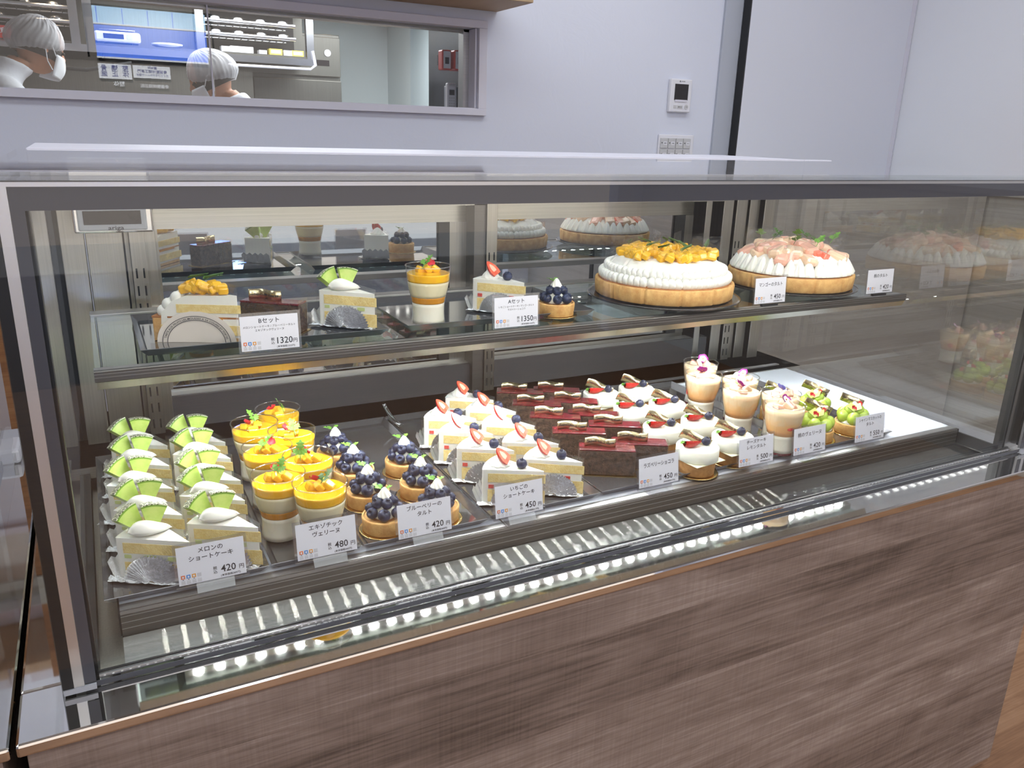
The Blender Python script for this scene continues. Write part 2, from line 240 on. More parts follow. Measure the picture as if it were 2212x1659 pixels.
# ------------------------------------------------------------------ mesh builder
class MB:
    def __init__(s): s.v = []; s.f = []; s.mi = []; s.sm = []
    def add(s, vs, fs, mi=0, smooth=False, T=None):
        b = len(s.v)
        s.v += [tuple(T @ Vector(p)) for p in vs] if T is not None else [tuple(p) for p in vs]
        for f in fs: s.f.append([i + b for i in f]); s.mi.append(mi); s.sm.append(smooth)
        return s
    def box(s, x0, x1, y0, y1, z0, z1, mi=0, T=None):
        vs = [(x, y, z) for z in (z0, z1) for y in (y0, y1) for x in (x0, x1)]
        return s.add(vs, [(0, 2, 3, 1), (4, 5, 7, 6), (0, 1, 5, 4), (2, 6, 7, 3), (0, 4, 6, 2), (1, 3, 7, 5)], mi, False, T)
    def prism(s, poly, z0, z1, mi=0, T=None, smooth=False):
        n = len(poly); vs = [(x, y, z0) for x, y in poly] + [(x, y, z1) for x, y in poly]
        s.add(vs, [tuple(range(n - 1, -1, -1)), tuple(range(n, 2 * n))], mi, False, T)
        return s.add(vs, [(i, (i + 1) % n, n + (i + 1) % n, n + i) for i in range(n)], mi, smooth, T)
    def extx(s, prof, x0, x1, mi=0):
        """profile of (y, z) extruded along x"""
        n = len(prof); vs = [(x0, y, z) for y, z in prof] + [(x1, y, z) for y, z in prof]
        s.add(vs, [tuple(range(n)), tuple(range(2 * n - 1, n - 1, -1))], mi)
        return s.add(vs, [(i, n + i, n + (i + 1) % n, (i + 1) % n) for i in range(n)], mi)
    def lathe(s, prof, n=24, mi=0, T=None, smooth=True, mod=None, cap=True):
        vs = []; m = len(prof)
        for r, z in prof:
            for j in range(n):
                a = 2 * pi * j / n; q = r * (mod(a, r, z) if mod else 1); vs.append((q * cos(a), q * sin(a), z))
        fs = [(i * n + j, i * n + (j + 1) % n, (i + 1) * n + (j + 1) % n, (i + 1) * n + j) for i in range(m - 1) for j in range(n)]
        s.add(vs, fs, mi, smooth, T)
        if cap:
            if prof[0][0] > 1e-5: s.add(vs[:n], [tuple(range(n - 1, -1, -1))], mi, False, T)
            if prof[-1][0] > 1e-5: s.add(vs[-n:], [tuple(range(n))], mi, False, T)
        return s
    def ball(s, r, c=(0, 0, 0), n=16, m=10, mi=0, sq=(1, 1, 1), T=None):
        t = Matrix.Translation(c) @ Matrix.Diagonal((*sq, 1))
        if T is not None: t = T @ t
        return s.lathe([(max(r * sin(pi * i / m), 1e-6), -r * cos(pi * i / m)) for i in range(m + 1)], n, mi, t, cap=False)
    def tube(s, path, r, n=8, mi=0, caps=True):
        """r: a number, or one radius (or (a, b) pair) per point"""
        P = [Vector(p) for p in path]; vs = []; m = len(P); up = None
        for i, p in enumerate(P):
            d = (P[min(i + 1, m - 1)] - P[max(i - 1, 0)]).normalized()
            if up is None: up = Vector((0, 0, 1)) if abs(d.z) < .9 else Vector((0, 1, 0))
            a = d.cross(up).normalized(); b = a.cross(d).normalized(); up = b
            ri = r[i] if isinstance(r, (list, tuple)) else r; ra, rb = ri if isinstance(ri, tuple) else (ri, ri)
            for j in range(n):
                t = 2 * pi * j / n; vs.append(p + a * ra * cos(t) + b * rb * sin(t))
        s.add(vs, [(i * n + j, i * n + (j + 1) % n, (i + 1) * n + (j + 1) % n, (i + 1) * n + j) for i in range(m - 1) for j in range(n)], mi, True)
        if caps: s.add(vs[:n], [tuple(range(n - 1, -1, -1))], mi); s.add(vs[-n:], [tuple(range(n))], mi)
        return s
    def grid(s, nu, nv, fn, mi=0, smooth=True, T=None):
        vs = [fn(i / nu, j / nv) for i in range(nu + 1) for j in range(nv + 1)]
        return s.add(vs, [(i * (nv + 1) + j, (i + 1) * (nv + 1) + j, (i + 1) * (nv + 1) + j + 1, i * (nv + 1) + j + 1) for i in range(nu) for j in range(nv)], mi, smooth, T)
    def build(s, name, mats, parent=None, loc=(0, 0, 0), rot=(0, 0, 0), bevel=0, world=False, thick=0, **tags):
        me = bpy.data.meshes.new(name); me.from_pydata(s.v, [], s.f)
        for m in (mats if isinstance(mats, (list, tuple)) else [mats]): me.materials.append(M[m])
        me.polygons.foreach_set('material_index', s.mi); me.polygons.foreach_set('use_smooth', s.sm); me.update()
        o = bpy.data.objects.new(name, me); COL.objects.link(o); o.location = loc; o.rotation_euler = rot
        if parent is not None:
            o.parent = parent
            if world:
                w = Vector((0, 0, 0)); q = parent
                while q is not None: w += q.location; q = q.parent
                o.location = Vector(loc) - w
        if thick: d = o.modifiers.new('thickness', 'SOLIDIFY'); d.thickness = thick; d.offset = 0
        if bevel: d = o.modifiers.new('bevel', 'BEVEL'); d.width = bevel; d.segments = 2; d.limit_method = 'ANGLE'; d.angle_limit = rad(40)
        for a, b in tags.items(): o[a] = b
        return o
def ident(o, label, cat, group=None, kind=None):
    o['label'] = label; o['category'] = cat
    if group: o['group'] = group
    if kind: o['kind'] = kind
    return o
def thing(name, label, cat, loc=(0, 0, 0), rz=0, group=None):
    o = bpy.data.objects.new(name, None); COL.objects.link(o); o.location = loc; o.rotation_euler = (0, 0, rz); o.empty_display_size = .02
    return ident(o, label, cat, group)
def kids(o): return [c for c in bpy.data.objects if c.parent == o]
_tree = {}
def copy_tree(o, parent=None, loc=None, rz=None, label=None, skip=()):
    c = o.copy(); COL.objects.link(c)
    if parent is not None: c.parent = parent
    if loc is not None: c.location = loc
    if rz is not None: c.rotation_euler = (0, 0, rz)
    if label: c['label'] = label
    if o.name not in _tree: _tree[o.name] = [(x.name) for x in kids(o)]
    for x in _tree[o.name]:
        if x.split('.')[0] in skip: continue
        copy_tree(bpy.data.objects[x], c)
    return c
def text_mesh(body, size, align='CENTER', shear=0, spacing=1.0, leading=1.0):
    d = bpy.data.curves.new('lettering', 'FONT'); d.body = body; d.size = size; d.align_x = align; d.align_y = 'CENTER'; d.resolution_u = 2
    d.shear = shear; d.space_character = spacing; d.space_line = leading; d.offset = size * .009
    o = bpy.data.objects.new('lettering_source', d); me = bpy.data.meshes.new_from_object(o); me.name = 'lettering'
    bpy.data.objects.remove(o); bpy.data.curves.remove(d); return me
def text(body, size, m, parent, loc, rot=(pi / 2, 0, 0), align='CENTER', name='lettering', sx=1.0, shear=0, spacing=1.0, leading=1.0):
    me = text_mesh(body, size, align, shear, spacing, leading); me.materials.clear(); me.materials.append(M[m])
    o = bpy.data.objects.new(name, me); COL.objects.link(o); o.location = loc; o.rotation_euler = rot; o.scale = (sx, 1, 1); o.parent = parent
    return o
def Tm(loc=(0, 0, 0), rx=0, ry=0, rz=0, s=1):
    return Matrix.Translation(loc) @ Matrix.Rotation(rz, 4, 'Z') @ Matrix.Rotation(ry, 4, 'Y') @ Matrix.Rotation(rx, 4, 'X') @ Matrix.Scale(s, 4)
def structure(mb, name, mats, label, cat, **k):
    return ident(mb.build(name, mats, **k), label, cat, kind='structure')
# ------------------------------------------------------------------ the shop
WY = 1.8                                                            # plane of the wall behind the case
structure(MB().box(-3, 5, -3.6, 5.6, -.06, 0), 'floor', 'floor', 'brown wood floor around the cake showcase', 'floor')
structure(MB().box(-3, 5, -3.6, 5.6, 2.7, 2.8), 'ceiling', 'ceil', 'white shop ceiling', 'ceiling')
wb = MB()                                                           # window opening x -2..1.334, z 1.36..1.614
wb.box(-3, 4.4, WY, WY + .1, 0, 1.36); wb.box(-3, 4.4, WY, WY + .1, 1.614, 2.7); wb.box(1.334, 4.4, WY, WY + .1, 1.36, 1.614); wb.box(-3, -2, WY, WY + .1, 1.36, 1.614)
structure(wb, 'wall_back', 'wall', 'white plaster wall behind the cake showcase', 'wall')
structure(MB().box(3.41, 3.5, -3.6, WY, 1.12, 2.7), 'wall_right', 'wall_lit', 'white plaster wall at the right', 'wall')
structure(MB().box(3.395, 3.41, -3.6, WY - .04, 0, 1.12).box(3.38, 3.41, -3.6, WY - .04, 1.1, 1.125).box(3.41, 3.5, -3.6, WY, 0, 1.12), 'trim_1', 'taupe', 'taupe wooden wainscot on the right wall', 'wainscot')
structure(MB().box(-3.1, -3, -3.6, 5.6, 0, 2.7), 'wall_left', 'wall', 'white plaster wall at the left', 'wall')
wf = MB().box(-3, -.9, -3.7, -3.6, 0, 2.7).box(3.2, 5, -3.7, -3.6, 0, 2.7).box(-.9, 3.2, -3.7, -3.6, 2.55, 2.7)
structure(wf, 'wall_front', 'wall', 'white street-side wall with a wide shop opening', 'wall')
fr = thing('window_1', 'long kitchen serving window in the white wall', 'window', (0, WY, 1.34)); fr['kind'] = 'structure'
m = MB()
m.box(-2.04, 1.364, WY - .016, WY, 1.339, 1.361).box(-2.04, 1.364, WY - .016, WY, 1.612, 1.636).box(1.334, 1.364, WY - .0155, WY, 1.361, 1.612)
m.box(-2, 1.334, WY + .0, WY + .1, 1.3605, 1.363).box(1.326, 1.3335, WY, WY + .1, 1.363, 1.612)
m.build('window_frame', 'trimw', fr, world=True, bevel=.002)
MB().box(1.305, 1.326, WY + .05, WY + .09, 1.363, 1.612).box(-2, 1.326, WY + .05, WY + .09, 1.604, 1.6135).build('window_track', 'alu', fr, world=True)
MB().box(-2, .497, WY + .034, WY + .038, 1.363, 1.612).build('window_pane', 'winglass', fr, world=True)
MB().box(.487, 1.306, WY + .046, WY + .05, 1.363, 1.612).build('window_pane', 'winglass', fr, world=True)
MB().box(.488, .4925, WY + .03, WY + .034, 1.363, 1.612).build('pane_edge', 'trimw', fr, world=True)
# sliding door and the grey strip beside it at the right
structure(MB().box(2.375, 2.462, WY - .012, WY, 0, 2.4), 'trim_2', 'pale_strip', 'pale grey upright strip beside the wall switches', 'pale_strip', bevel=.002)  # plain upright strip, slightly darker than the wall
d = thing('door_1', 'tall plain white sliding door at the right of the back wall', 'door', (2.9, WY - .04, 0)); d['kind'] = 'structure'
MB().box(2.468, 3.375, WY - .052, WY - .014, .01, 2.4).build('door_leaf', 'doorw', d, world=True, bevel=.002)
MB().box(2.462, 2.468, WY - .05, WY - .014, .01, 2.4).build('gap_shade_strip', 'cable', d, world=True)  # black strip put in for the shade of the gap beside the door
structure(MB().box(3.377, 3.407, WY - .05, WY, 0, 2.5), 'trim_3', 'trimw', 'white corner trim beside the sliding door', 'trim', bevel=.004)
o = MB().box(-.6, 1.405, 1.55, WY - .001, 1.668, 1.70).build('wall_shelf', 'oakshelf', bevel=.002)
ident(o, 'oak wall shelf above the kitchen window', 'shelf')
o = MB().box(2.0, 3.375, 1.25, 1.735, .0, 1.13).box(1.99, 3.377, 1.24, 1.74, 1.13, 1.155).build('back_counter', 'taupe', bevel=.002)
ident(o, 'taupe back counter seen through the right side glass', 'counter')
# wall controller and switches
t = thing('wall_controller', 'white square wall controller with a dark screen', 'controller', (2.19, WY, 1.44))
MB().box(-.051, .051, -.018, -.0005, -.06, .06).build('case_body', 'plastic', t, bevel=.004)
MB().box(-.032, .032, -.0195, -.018, -.016, .042).build('screen', 'lcd', t); MB().box(-.029, .029, -.0205, -.0192, -.022, -.0145).build('status_bar', 'trimw', t)
MB().lathe([(.009, 0), (.009, .0015)], 20).build('round_button', 'key', t, (.029, -.018, -.04), (pi / 2, 0, 0)); MB().box(-.032, -.018, -.0195, -.018, -.046, -.035).box(-.014, .011, -.0195, -.018, -.046, -.035).build('button', 'key', t)
m = MB()
for a in (0, 1, 2):
    u = Tm((-.009, -.0186, .0515), 0, 0, 0) @ Matrix.Rotation(a * 2 * pi / 3, 4, 'Y'); m.add([u @ Vector(p) for p in ((0, 0, 0), (.0016, 0, .0018), (0, 0, .0042), (-.0016, 0, .0018))], [(0, 1, 2, 3)])
m.build('maker_mark', 'ink', t)
text('MITSUBISHI', .0042, 'ink', t, (.006, -.0187, .0515), sx=.8); text('入/切', .004, 'ink', t, (.029, -.0203, -.04)); text('運転  停止', .004, 'ink', t, (-.002, -.0197, -.041))
t = thing('switch_plate', 'white wall plate with eight labelled light switches', 'switch plate', (2.195, WY, 1.245))
MB().box(-.086, .086, -.008, -.0005, -.06, .052).build('plate', 'plastic', t, bevel=.003)
for r in range(2):
    for c in range(4):
        kx, kz = -.062 + c * .0372, .02 - r * .042
        b = MB().box(kx - .0172, kx + .0172, -.013, -.008, kz - .019, kz + .019).build('switch_key', 'key', t, bevel=.0015)
        MB().box(kx - .004, kx + .013, -.0136, -.0129, kz - .007, kz + .006).build('name_label', 'plastic', b); MB().box(kx - .0135, kx - .0095, -.0136, -.0129, kz - .001, kz + .003).build('pilot_lamp', 'ink', b)
        text(('厨房', '売場', '看板', '外灯', '換気', '売場', '通路', '売場')[r * 4 + c], .0052, 'ink', b, (kx + .0045, -.0138, kz - .0005))

# ------------------------------------------------------------------ kitchen behind the window
structure(MB().box(-3, 5, 5.5, 5.6, 0, 2.7), 'wall_kitchen', 'kwall', 'pale kitchen rear wall seen through the window', 'wall')
structure(MB().box(-3, 2.6, 1.95, 5.5, 2.02, 2.06), 'trim_4', 'ceil', 'low kitchen ceiling holding the stand-ins for reflected downlights', 'ceiling')
structure(MB().box(2.3, 2.36, 2.75, 5.5, 0, 2.02), 'trim_5', 'kwall', 'pale kitchen side wall', 'wall')
structure(MB().box(1.62, 1.66, 1.93, 2.95, 0, 2.02), 'trim_6', 'kpanel', 'dark polished partition at the right end of the kitchen window', 'partition')
t = thing('upright_fridge', 'tall grey steel fridge in the kitchen', 'fridge', (1.2, 4.78, 0))
MB().box(-.9, .52, 0, .62, .05, 1.86).build('body', 'fridge', t, bevel=.004)
for x0, x1 in ((-.9, -.07), (-.06, .52)):
    dd = MB().box(x0 + .006, x1 - .006, -.04, -.002, .1, 1.575).build('fridge_door', 'fridge', t, bevel=.004); MB().box(x1 - .05, x1 - .03, -.06, -.04, 1.0, 1.3).build('handle', 'rack', dd)
hd = MB().box(-.89, .515, -.03, -.002, 1.6, 1.84).build('head_panel', 'fridge', t, bevel=.003); MB().box(.3, .44, -.033, -.03, 1.665, 1.7).build('display_strip', 'lcd', hd); MB().lathe([(.022, 0), (.022, .003)], 20).build('round_badge', 'plastic', hd, (.43, -.033, 1.745), (pi / 2, 0, 0))
MB().tube([(.1 + .12 * cos(a), .2, 1.86 + .05 * sin(a)) for a in [pi * i / 10 for i in range(11)]], .008).build('power_cable', 'cable', t)
# deck oven: dark cavity with two loaded racks, right and left bays
def tin_rack(x0, x1, z, name_label):
    t = thing('tin_rack', name_label, 'rack', ((x0 + x1) / 2, 4.38, z)); w = (x1 - x0) / 2
    MB().tube([(-w, -.02, 0), (w, -.02, 0)], .011, 10).build('front_bar', 'rack', t); MB().tube([(-w, .24, 0), (w, .24, 0)], .008, 8).build('rear_bar', 'rack', t)
    m = MB()
    for i in range(12): m.tube([(-w + (i + .5) * w / 6, -.02, 0), (-w + (i + .5) * w / 6, .24, 0)], .003, 6)
    m.build('wire_rods', 'rack', t)
    n = max(2, int((x1 - x0) / .115))
    return t, n, w
t = thing('steel_wall_shelf', 'wide steel shelf unit with dark bays in the kitchen', 'shelf unit', (.6, 4.4, 0))
MB().box(-.85, .86, 0, .31, 1.66, 1.685).box(-.85, .86, .30, .31, 1.685, 1.96).box(-.85, .86, 0, .31, 1.955, 1.965).build('shelf_box', 'fridge', t)
MB().box(-.85, -.44, .285, .299, 1.69, 1.95).build('back_panel', 'darkovn', t); MB().box(.21, .8, .285, .299, 1.69, 1.95).build('back_panel', 'darkovn', t)
for x in (-.43, -.36, .205, .83): MB().box(x - .022, x + .022, -.01, .03, 1.665, 1.955).build('upright_post', 'rack', t)
MB().box(-.85, .86, -.02, 0, 1.635, 1.672).build('front_edge', 'rack', t); MB().tube([(.84, -.02, 1.72), (.852, -.03, 1.64), (.82, -.03, 1.615), (.2, -.03, 1.613)], .008).build('drain_pipe', 'trimw', t)
for (x0, x1, nm) in ((.83, 1.335, 'right'), (-.5, .15, 'left')):
    for z, lv in ((1.845, 'upper'), (1.775, 'lower')):
        rk, n, w = tin_rack(x0, x1, z, f'{lv} steel rack of baking tins in the {nm} dark bay')
        for i in range(n):
            b = MB().lathe([(.036, 0), (.034, .012), (.02, .02), (.0001, .022)], 18).build('baking_tin', 'rack', None, ((x0 + x1) / 2 - w + (i + .5) * 2 * w / n, 4.42, z + .0115))
            ident(b, f'domed steel tins on the {lv} rack of the {nm} dark bay', 'tin', f'baking tins on the {lv} {nm} rack')
for i, (x, w, h, mt, lb) in enumerate(((.97, .05, .03, 'grey', 'small grey box at the left of the box row on the kitchen shelf'), (1.06, .13, .034, 'plastic', 'long white box with a printed label on the kitchen shelf'), (1.18, .045, .022, 'grey', 'small pinkish grey box between two yellow-edged boxes and white box'), (1.255, .075, .034, 'yellow', 'yellow-edged box left of the small white box on the kitchen shelf'), (1.325, .05, .03, 'plastic', 'small white box between the two yellow-edged boxes'), (1.385, .07, .032, 'yellow', 'yellow-edged box at the right end of the kitchen shelf'))):
    t = thing('label_box', lb, 'box', (x - .03, 4.43, 1.6855)); MB().box(-w / 2, w / 2, -.03, .03, 0, h).build('carton', mt, t, bevel=.001); MB().box(-w * .38, w * .38, -.0308, -.03, h * .25, h * .8).build('front_label', 'plastic', t)
t = thing('kitchen_scale', 'white digital scale on the kitchen shelf behind the blue reflection', 'scale', (.375, 4.43, 1.6855))
MB().box(-.115, .115, -.05, .1, .008, .062).build('housing', 'plastic', t, bevel=.012); MB().box(-.07, .03, -.0515, -.05, .025, .05).build('display', 'lcd', t); MB().box(.045, .075, -.0515, -.05, .025, .05).build('button_panel', 'key', t); MB().box(-.09, .09, -.04, .09, .066, .074).build('weighing_plate', 'rack', t, bevel=.003); MB().box(-.1, -.07, -.03, .08, 0, .008).box(.07, .1, -.03, .08, 0, .008).build('feet', 'cable', t)
t = thing('plate_stack', 'low stack of white plates beside the kitchen scale', 'plates', (.63, 4.46, 1.6855)); MB().lathe([(.05, 0), (.08, .012), (.082, .014), (.084, .022), (.07, .024), (.0001, .022)], 28).build('plates', 'plastic', t)
t = thing('hanging_sign', 'red printed card hanging in the kitchen at far left', 'sign', (-.17, 4.3, 1.70)); MB().box(-.05, .05, -.002, .002, -.03, .03).build('card', 'redsign', t); text('注意', .03, 'plastic', t, (0, -.0025, .004))
ident(MB().tube([(-.6, 4.2, 1.6), (-.2, 4.2, 1.545), (.2, 4.2, 1.535), (.42, 4.2, 1.58)], .01).build('black_cable', 'cable'), 'black cable sagging across the kitchen wall', 'cable')
structure(MB().box(-3, 1.1, 4.5, 4.56, .1, 1.6), 'trim_7', 'fridge', 'dark grey kitchen wall panel below the steel shelf', 'wall')
for x, y, lb in ((1.68, 4.9, 'stand-in for a reflected shop downlight nearest the pale side wall'), (1.36, 4.7, 'stand-in for a reflected shop downlight above the steel fridge'), (1.06, 4.3, 'stand-in for a reflected shop downlight above the right dark bay'), (.06, 4.3, 'stand-in for a reflected shop downlight above the left dark bay')):  # lamps added here stand in for shop downlights reflected in the window
    t = thing('downlight', lb, 'lamp', (x, y, 2.012), 0); MB().lathe([(.04, 0), (.05, .008)], 20).build('trim_ring', 'trimw', t); MB().lathe([(.034, -.001), (.034, .0005)], 20).build('bulb', 'lamp', t)
    light('downlight_beam', 'SPOT', (x, y, 2.005), 26, (1, .76, .5), (rad(24), 0, 0), spot=62, blend=.8, radius=.03)
# the two red-framed meters and the phone on the partition
t = thing('red_meter', 'orange-red wall unit with two white faces on the dark partition', 'meter', (1.597, 2.6, 1.572))
for x0, nm in ((-.075, 0), (-.028, 1)):
    b = MB().box(x0, x0 + .043, -.05 - .02 * nm, .0, -.04, .04).build('red_case', 'red', t, bevel=.006); MB().box(x0 + .005, x0 + .038, -.0515 - .02 * nm, -.05 - .02 * nm, -.034, .034).build('face_plate', 'plastic', b)
    MB().box(x0 + .012, x0 + .03, -.0525 - .02 * nm, -.0514 - .02 * nm, -.016, .01).build('display', 'lcd' if nm == 0 else 'key', b)
MB().box(-.075, .0195, .0, .01, -.02, .02).build('bracket', 'cable', t)
t = thing('phone', 'white cordless phone on the dark partition below the red unit', 'phone', (1.583, 2.6, 1.372))
MB().box(-.022, .022, -.012, .012, .0, .112).build('handset', 'plastic', t, bevel=.006); MB().box(-.012, .012, -.0135, -.012, .062, .084).build('display', 'lcd', t); MB().box(-.014, .014, -.0135, -.012, .098, .106).build('earpiece', 'key', t)
for r in range(4):
    m = MB()
    for c in range(3): m.box(-.013 + c * .01, -.007 + c * .01, -.0135, -.012, .014 + r * .011, .02 + r * .011)
    m.build('keypad', 'key', t)
MB().box(-.02, .0345, .012, .03, -.01, .1).build('cradle', 'lacquer', t, bevel=.004)

# ------------------------------------------------------------------ the street side, seen only as reflections
structure(MB().box(-12, 14, -12, -3.7, -.12, -.02), 'trim_8', 'street', 'asphalt street in front of the shop', 'street')
structure(MB().box(-12, 14, -9.6, -9.1, -.02, 1.5).box(-12, .38, -9.6, -9.1, 1.5, 7).box(2.1, 14, -9.6, -9.1, 1.5, 7).box(.38, 2.1, -9.6, -9.1, 1.5, 2.13).box(.38, 2.1, -9.6, -9.1, 2.83, 7).box(.38, 2.1, -9.6, -9.3, 2.13, 2.83), 'trim_9', 'facade', 'dark building across the street', 'facade')
t = thing('blue_hoarding', 'large blue board across the street, reflected in the kitchen window', 'board', (1.24, -9.05, 2.14))
MB().box(-.745, .745, -.02, .0, .0, .45).build('blue_panel', 'bluesign', t); MB().box(-.745, .745, -.02, .002, .43, .66).build('pale_panel', 'skyblue', t); MB().box(-.75, .75, -.01, .01, -.02, .004).box(-.75, .75, -.01, .01, .425, .445).build('white_edge', 'signw', t)
m = MB()
for i in range(5): m.box(-.7 + i * .33, -.69 + i * .33, .002, .006, .445, .65)
m.build('panel_joint', 'bluesign', t)
t = thing('clinic_sign', 'white clinic signboards below the blue board across the street', 'sign', (.96, -9.05, 1.85))
MB().box(-.47, -.04, -.02, 0, 0, .2).build('vertical_board', 'signw', t); MB().box(-.02, .48, -.02, 0, .03, .2).build('wide_board', 'signw', t)
text('骨\n盤', .085, 'navy', t, (-.40, .003, .1), (pi / 2, 0, pi), leading=.9); text('矯\n正', .085, 'navy', t, (-.26, .003, .1), (pi / 2, 0, pi), leading=.9); text('整\n体', .085, 'navy', t, (-.12, .003, .1), (pi / 2, 0, pi), leading=.9)
text('整体院', .04, 'navy', t, (.24, .003, .17), (pi / 2, 0, pi)); text('骨盤整体矯正専門', .05, 'navy', t, (.235, .003, .12), (pi / 2, 0, pi)); text('カイロプラクティック整体', .04, 'navy', t, (.235, .003, .07), (pi / 2, 0, pi), sx=.9)
text('整体', .075, 'signw', t, (-.22, .003, -.07), (pi / 2, 0, pi)); text('骨盤整体矯正院', .055, 'signw', t, (.25, .003, -.08), (pi / 2, 0, pi))

# ------------------------------------------------------------------ the showcase
X0, X1 = .0, 1.729
case = thing('cake_showcase', 'large glass-fronted refrigerated cake showcase with grey oak front', 'showcase', (.8645, .4, 0))
def part(mb, name, mats, parent=case, **k): return mb.build(name, mats, parent, world=True, **k)
part(MB().box(.008, 1.722, -.052, -.03, .024, .7112).box(.008, 1.722, -.03, .86, .024, .6995), 'front_cabinet', 'panelwood', bevel=.001)
part(MB().box(.03, 1.70, -.03, .84, 0, .024), 'toe_kick', 'black'); part(MB().box(.012, 1.719, -.0505, -.046, .014, .0235), 'toe_trim', 'chrome')
part(MB().box(0, X1, -.055, .028, .7112, .7256).box(0, .06, .028, .9, .7112, .7256).box(1.669, X1, .028, .9, .7112, .7256).box(.06, 1.669, .80, .9, .7112, .7256), 'base_deck', 'deck', bevel=.003)
part(MB().box(.06, 1.669, .026, .79, .700, .7085), 'inner_tray', 'steel'); part(MB().box(.0735, .098, .04, .72, .7086, .712).box(1.631, 1.641, .04, .72, .7086, .712), 'side_ledge', 'steelv')
g = part(MB().box(.0398, 1.6892, 0, .022, .7257, 1.2375), 'front_glass', 'glass')
part(MB().box(.0605, 1.6685, .0008, .0016, 1.2135, 1.2335).box(.0605, .0712, .0008, .0016, .737, 1.2136).box(1.6578, 1.6685, .0008, .0016, .737, 1.2136).box(.0605, .0712, .0008, .0016, .7275, .7275), 'printed_border', 'seal', g)
part(MB().box(.0605, 1.6685, .0062, .0072, .7268, .7325), 'lower_border', 'seal', g)
part(MB().box(.052, 1.677, .0004, .012, 1.2336, 1.2378).box(.0508, .0602, .0004, .012, .7335, 1.2336).box(1.6688, 1.678, .0004, .012, .7335, 1.2336), 'spacer_bar', 'silver', g)
part(MB().box(.041, .071, -.0006, .002, .7285, .7345).box(1.658, 1.688, -.0006, .002, .7285, .7345), 'corner_clip', 'lacquer', g)
part(MB().box(.0405, .0505, .0006, .0214, .735, 1.2375).box(1.6782, 1.6885, .0006, .0214, .735, 1.2375), 'edge_sealant', 'black', g)
m = MB().box(.074, 1.641, .010, .013, .7328, .7368)
for i in range(190): m.box(.078 + i * .00822, .080 + i * .00822, .0095, .0101, .7342, .7354, 1)
part(m, 'perforated_spacer', ['silver', 'ledoff'], g)
part(MB().box(.0735, 1.641, .0225, .034, .7086, .7215).box(.0735, 1.641, .0135, .016, .7369, .7388), 'front_gasket', 'black', g)
for nm, xa, xb, xi in (('left', .0398, .066, .0735), ('right', 1.641, 1.6892, 1.641)):
    sg = part(MB().box(xa, xb if nm == 'left' else xb, .0225, .74, .7257, 1.2375), 'side_glass', 'sideglass')
    q = -1 if nm == 'right' else 1; a, b = (.066, .0735) if nm == 'left' else (1.636, 1.641)
    part(MB().box(a, b, .03, .725, .7086, .7345).box(a, b, .71, .742, .72, 1.2375).box(a, b, .0225, .041, .7086, 1.2375), 'gasket', 'black', sg)
    s0, s1 = (.0425, .0635) if nm == 'left' else (1.6435, 1.6865)
    part(MB().box(s0, s1, .0235, .0285, .73, 1.2375).box(s0, s1, .03, .735, .7262, .733), 'spacer_bar', 'silver', sg)
tg = part(MB().box(.0385, 1.6905, -.004, .575, 1.2382, 1.2462), 'top_glass', 'glass')
part(MB().box(.042, 1.687, -.003, .008, 1.2379, 1.2384), 'edge_sealant', 'black', tg); part(MB().box(.042, 1.687, .008, .085, 1.2374, 1.2380), 'printed_border', 'black', tg)
part(MB().box(.05, 1.60, .577, .86, 1.225, 1.2478).box(1.6, 1.69, .577, .60, 1.225, 1.2475), 'rear_top_frame', 'trimw', bevel=.002); part(MB().box(.06, 1.68, .577, .86, .7256, .745), 'rear_base_frame', 'steelh')
lb_ = part(MB().box(.09, 1.63, .03, .062, 1.219, 1.2372), 'upper_lamp_housing', 'alu', bevel=.001)
m = MB()
for i in range(46): m.box(.15 + i * .0318, .158 + i * .0318, .045, .051, 1.2172, 1.2192)
part(m, 'lamp_diodes', 'ledtop', lb_)
# rear wall: pillars, slotted standards, sliding mirror doors, panels
part(MB().box(.0735, .1085, .685, .80, .7086, 1.2375).box(.1105, .166, .70, .80, .7086, 1.2375).box(.168, .2175, .712, .80, .7086, 1.2375), 'rear_pillar', 'steelv', bevel=.001)
part(MB().box(1.44, 1.458, .712, .80, .7086, 1.2375).box(1.484, 1.515, .70, .80, .7086, 1.2375).box(1.5165, 1.566, .706, .80, .7086, 1.2375).box(1.568, 1.6, .70, .80, .7086, 1.2375).box(1.602, 1.636, .685, .80, .7086, 1.2375), 'rear_pillar', 'steelv', bevel=.001)
for xs in (.1752, .8457, 1.5197):
    st = part(MB().box(xs, xs + .0246, .694, .700 if xs > .3 and xs < 1 else .712, .745, 1.2), 'shelf_standard', 'steelv', bevel=.001)
    m = MB()
    for i in range(10):
        for dx in (.005, .0165): m.box(xs + dx, xs + dx + .0028, .6934, .6941, .757 + i * .0305, .774 + i * .0305)
    part(m, 'slots', 'slot', st)
part(MB().box(.82, .846, .70, .80, .7086, 1.2375), 'centre_post', 'aludark')
part(MB().box(.2175, 1.485, .700, .80, 1.145, 1.2375), 'rear_header', 'steelh')
for nm, xa, xb, yy in (('left', .2175, .825, .748), ('right', .8703, 1.458, .764)):
    dr = part(MB().box(xa, xb, yy - .006, yy + .014, 1.108, 1.15).box(xa, xb, yy - .006, yy + .014, .79, .812), 'sliding_door', 'steelh')
    part(MB().box(xa, xa + .006, yy - .004, yy + .014, .812, 1.108).box(xb - (.043 if nm == 'left' else .055), xb, yy - .008, yy + .014, .812, 1.108), 'door_stile', 'steelv', dr)
    part(MB().box(xa + .006, xb - .04, yy, yy + .006, .812, 1.108), 'mirror_pane', 'mirror', dr)
    part(MB().box(xb - (.066 if nm == 'left' else .07), xb - .043, yy - .0085, yy - .003, .812, 1.108), 'door_gasket', 'black', dr)
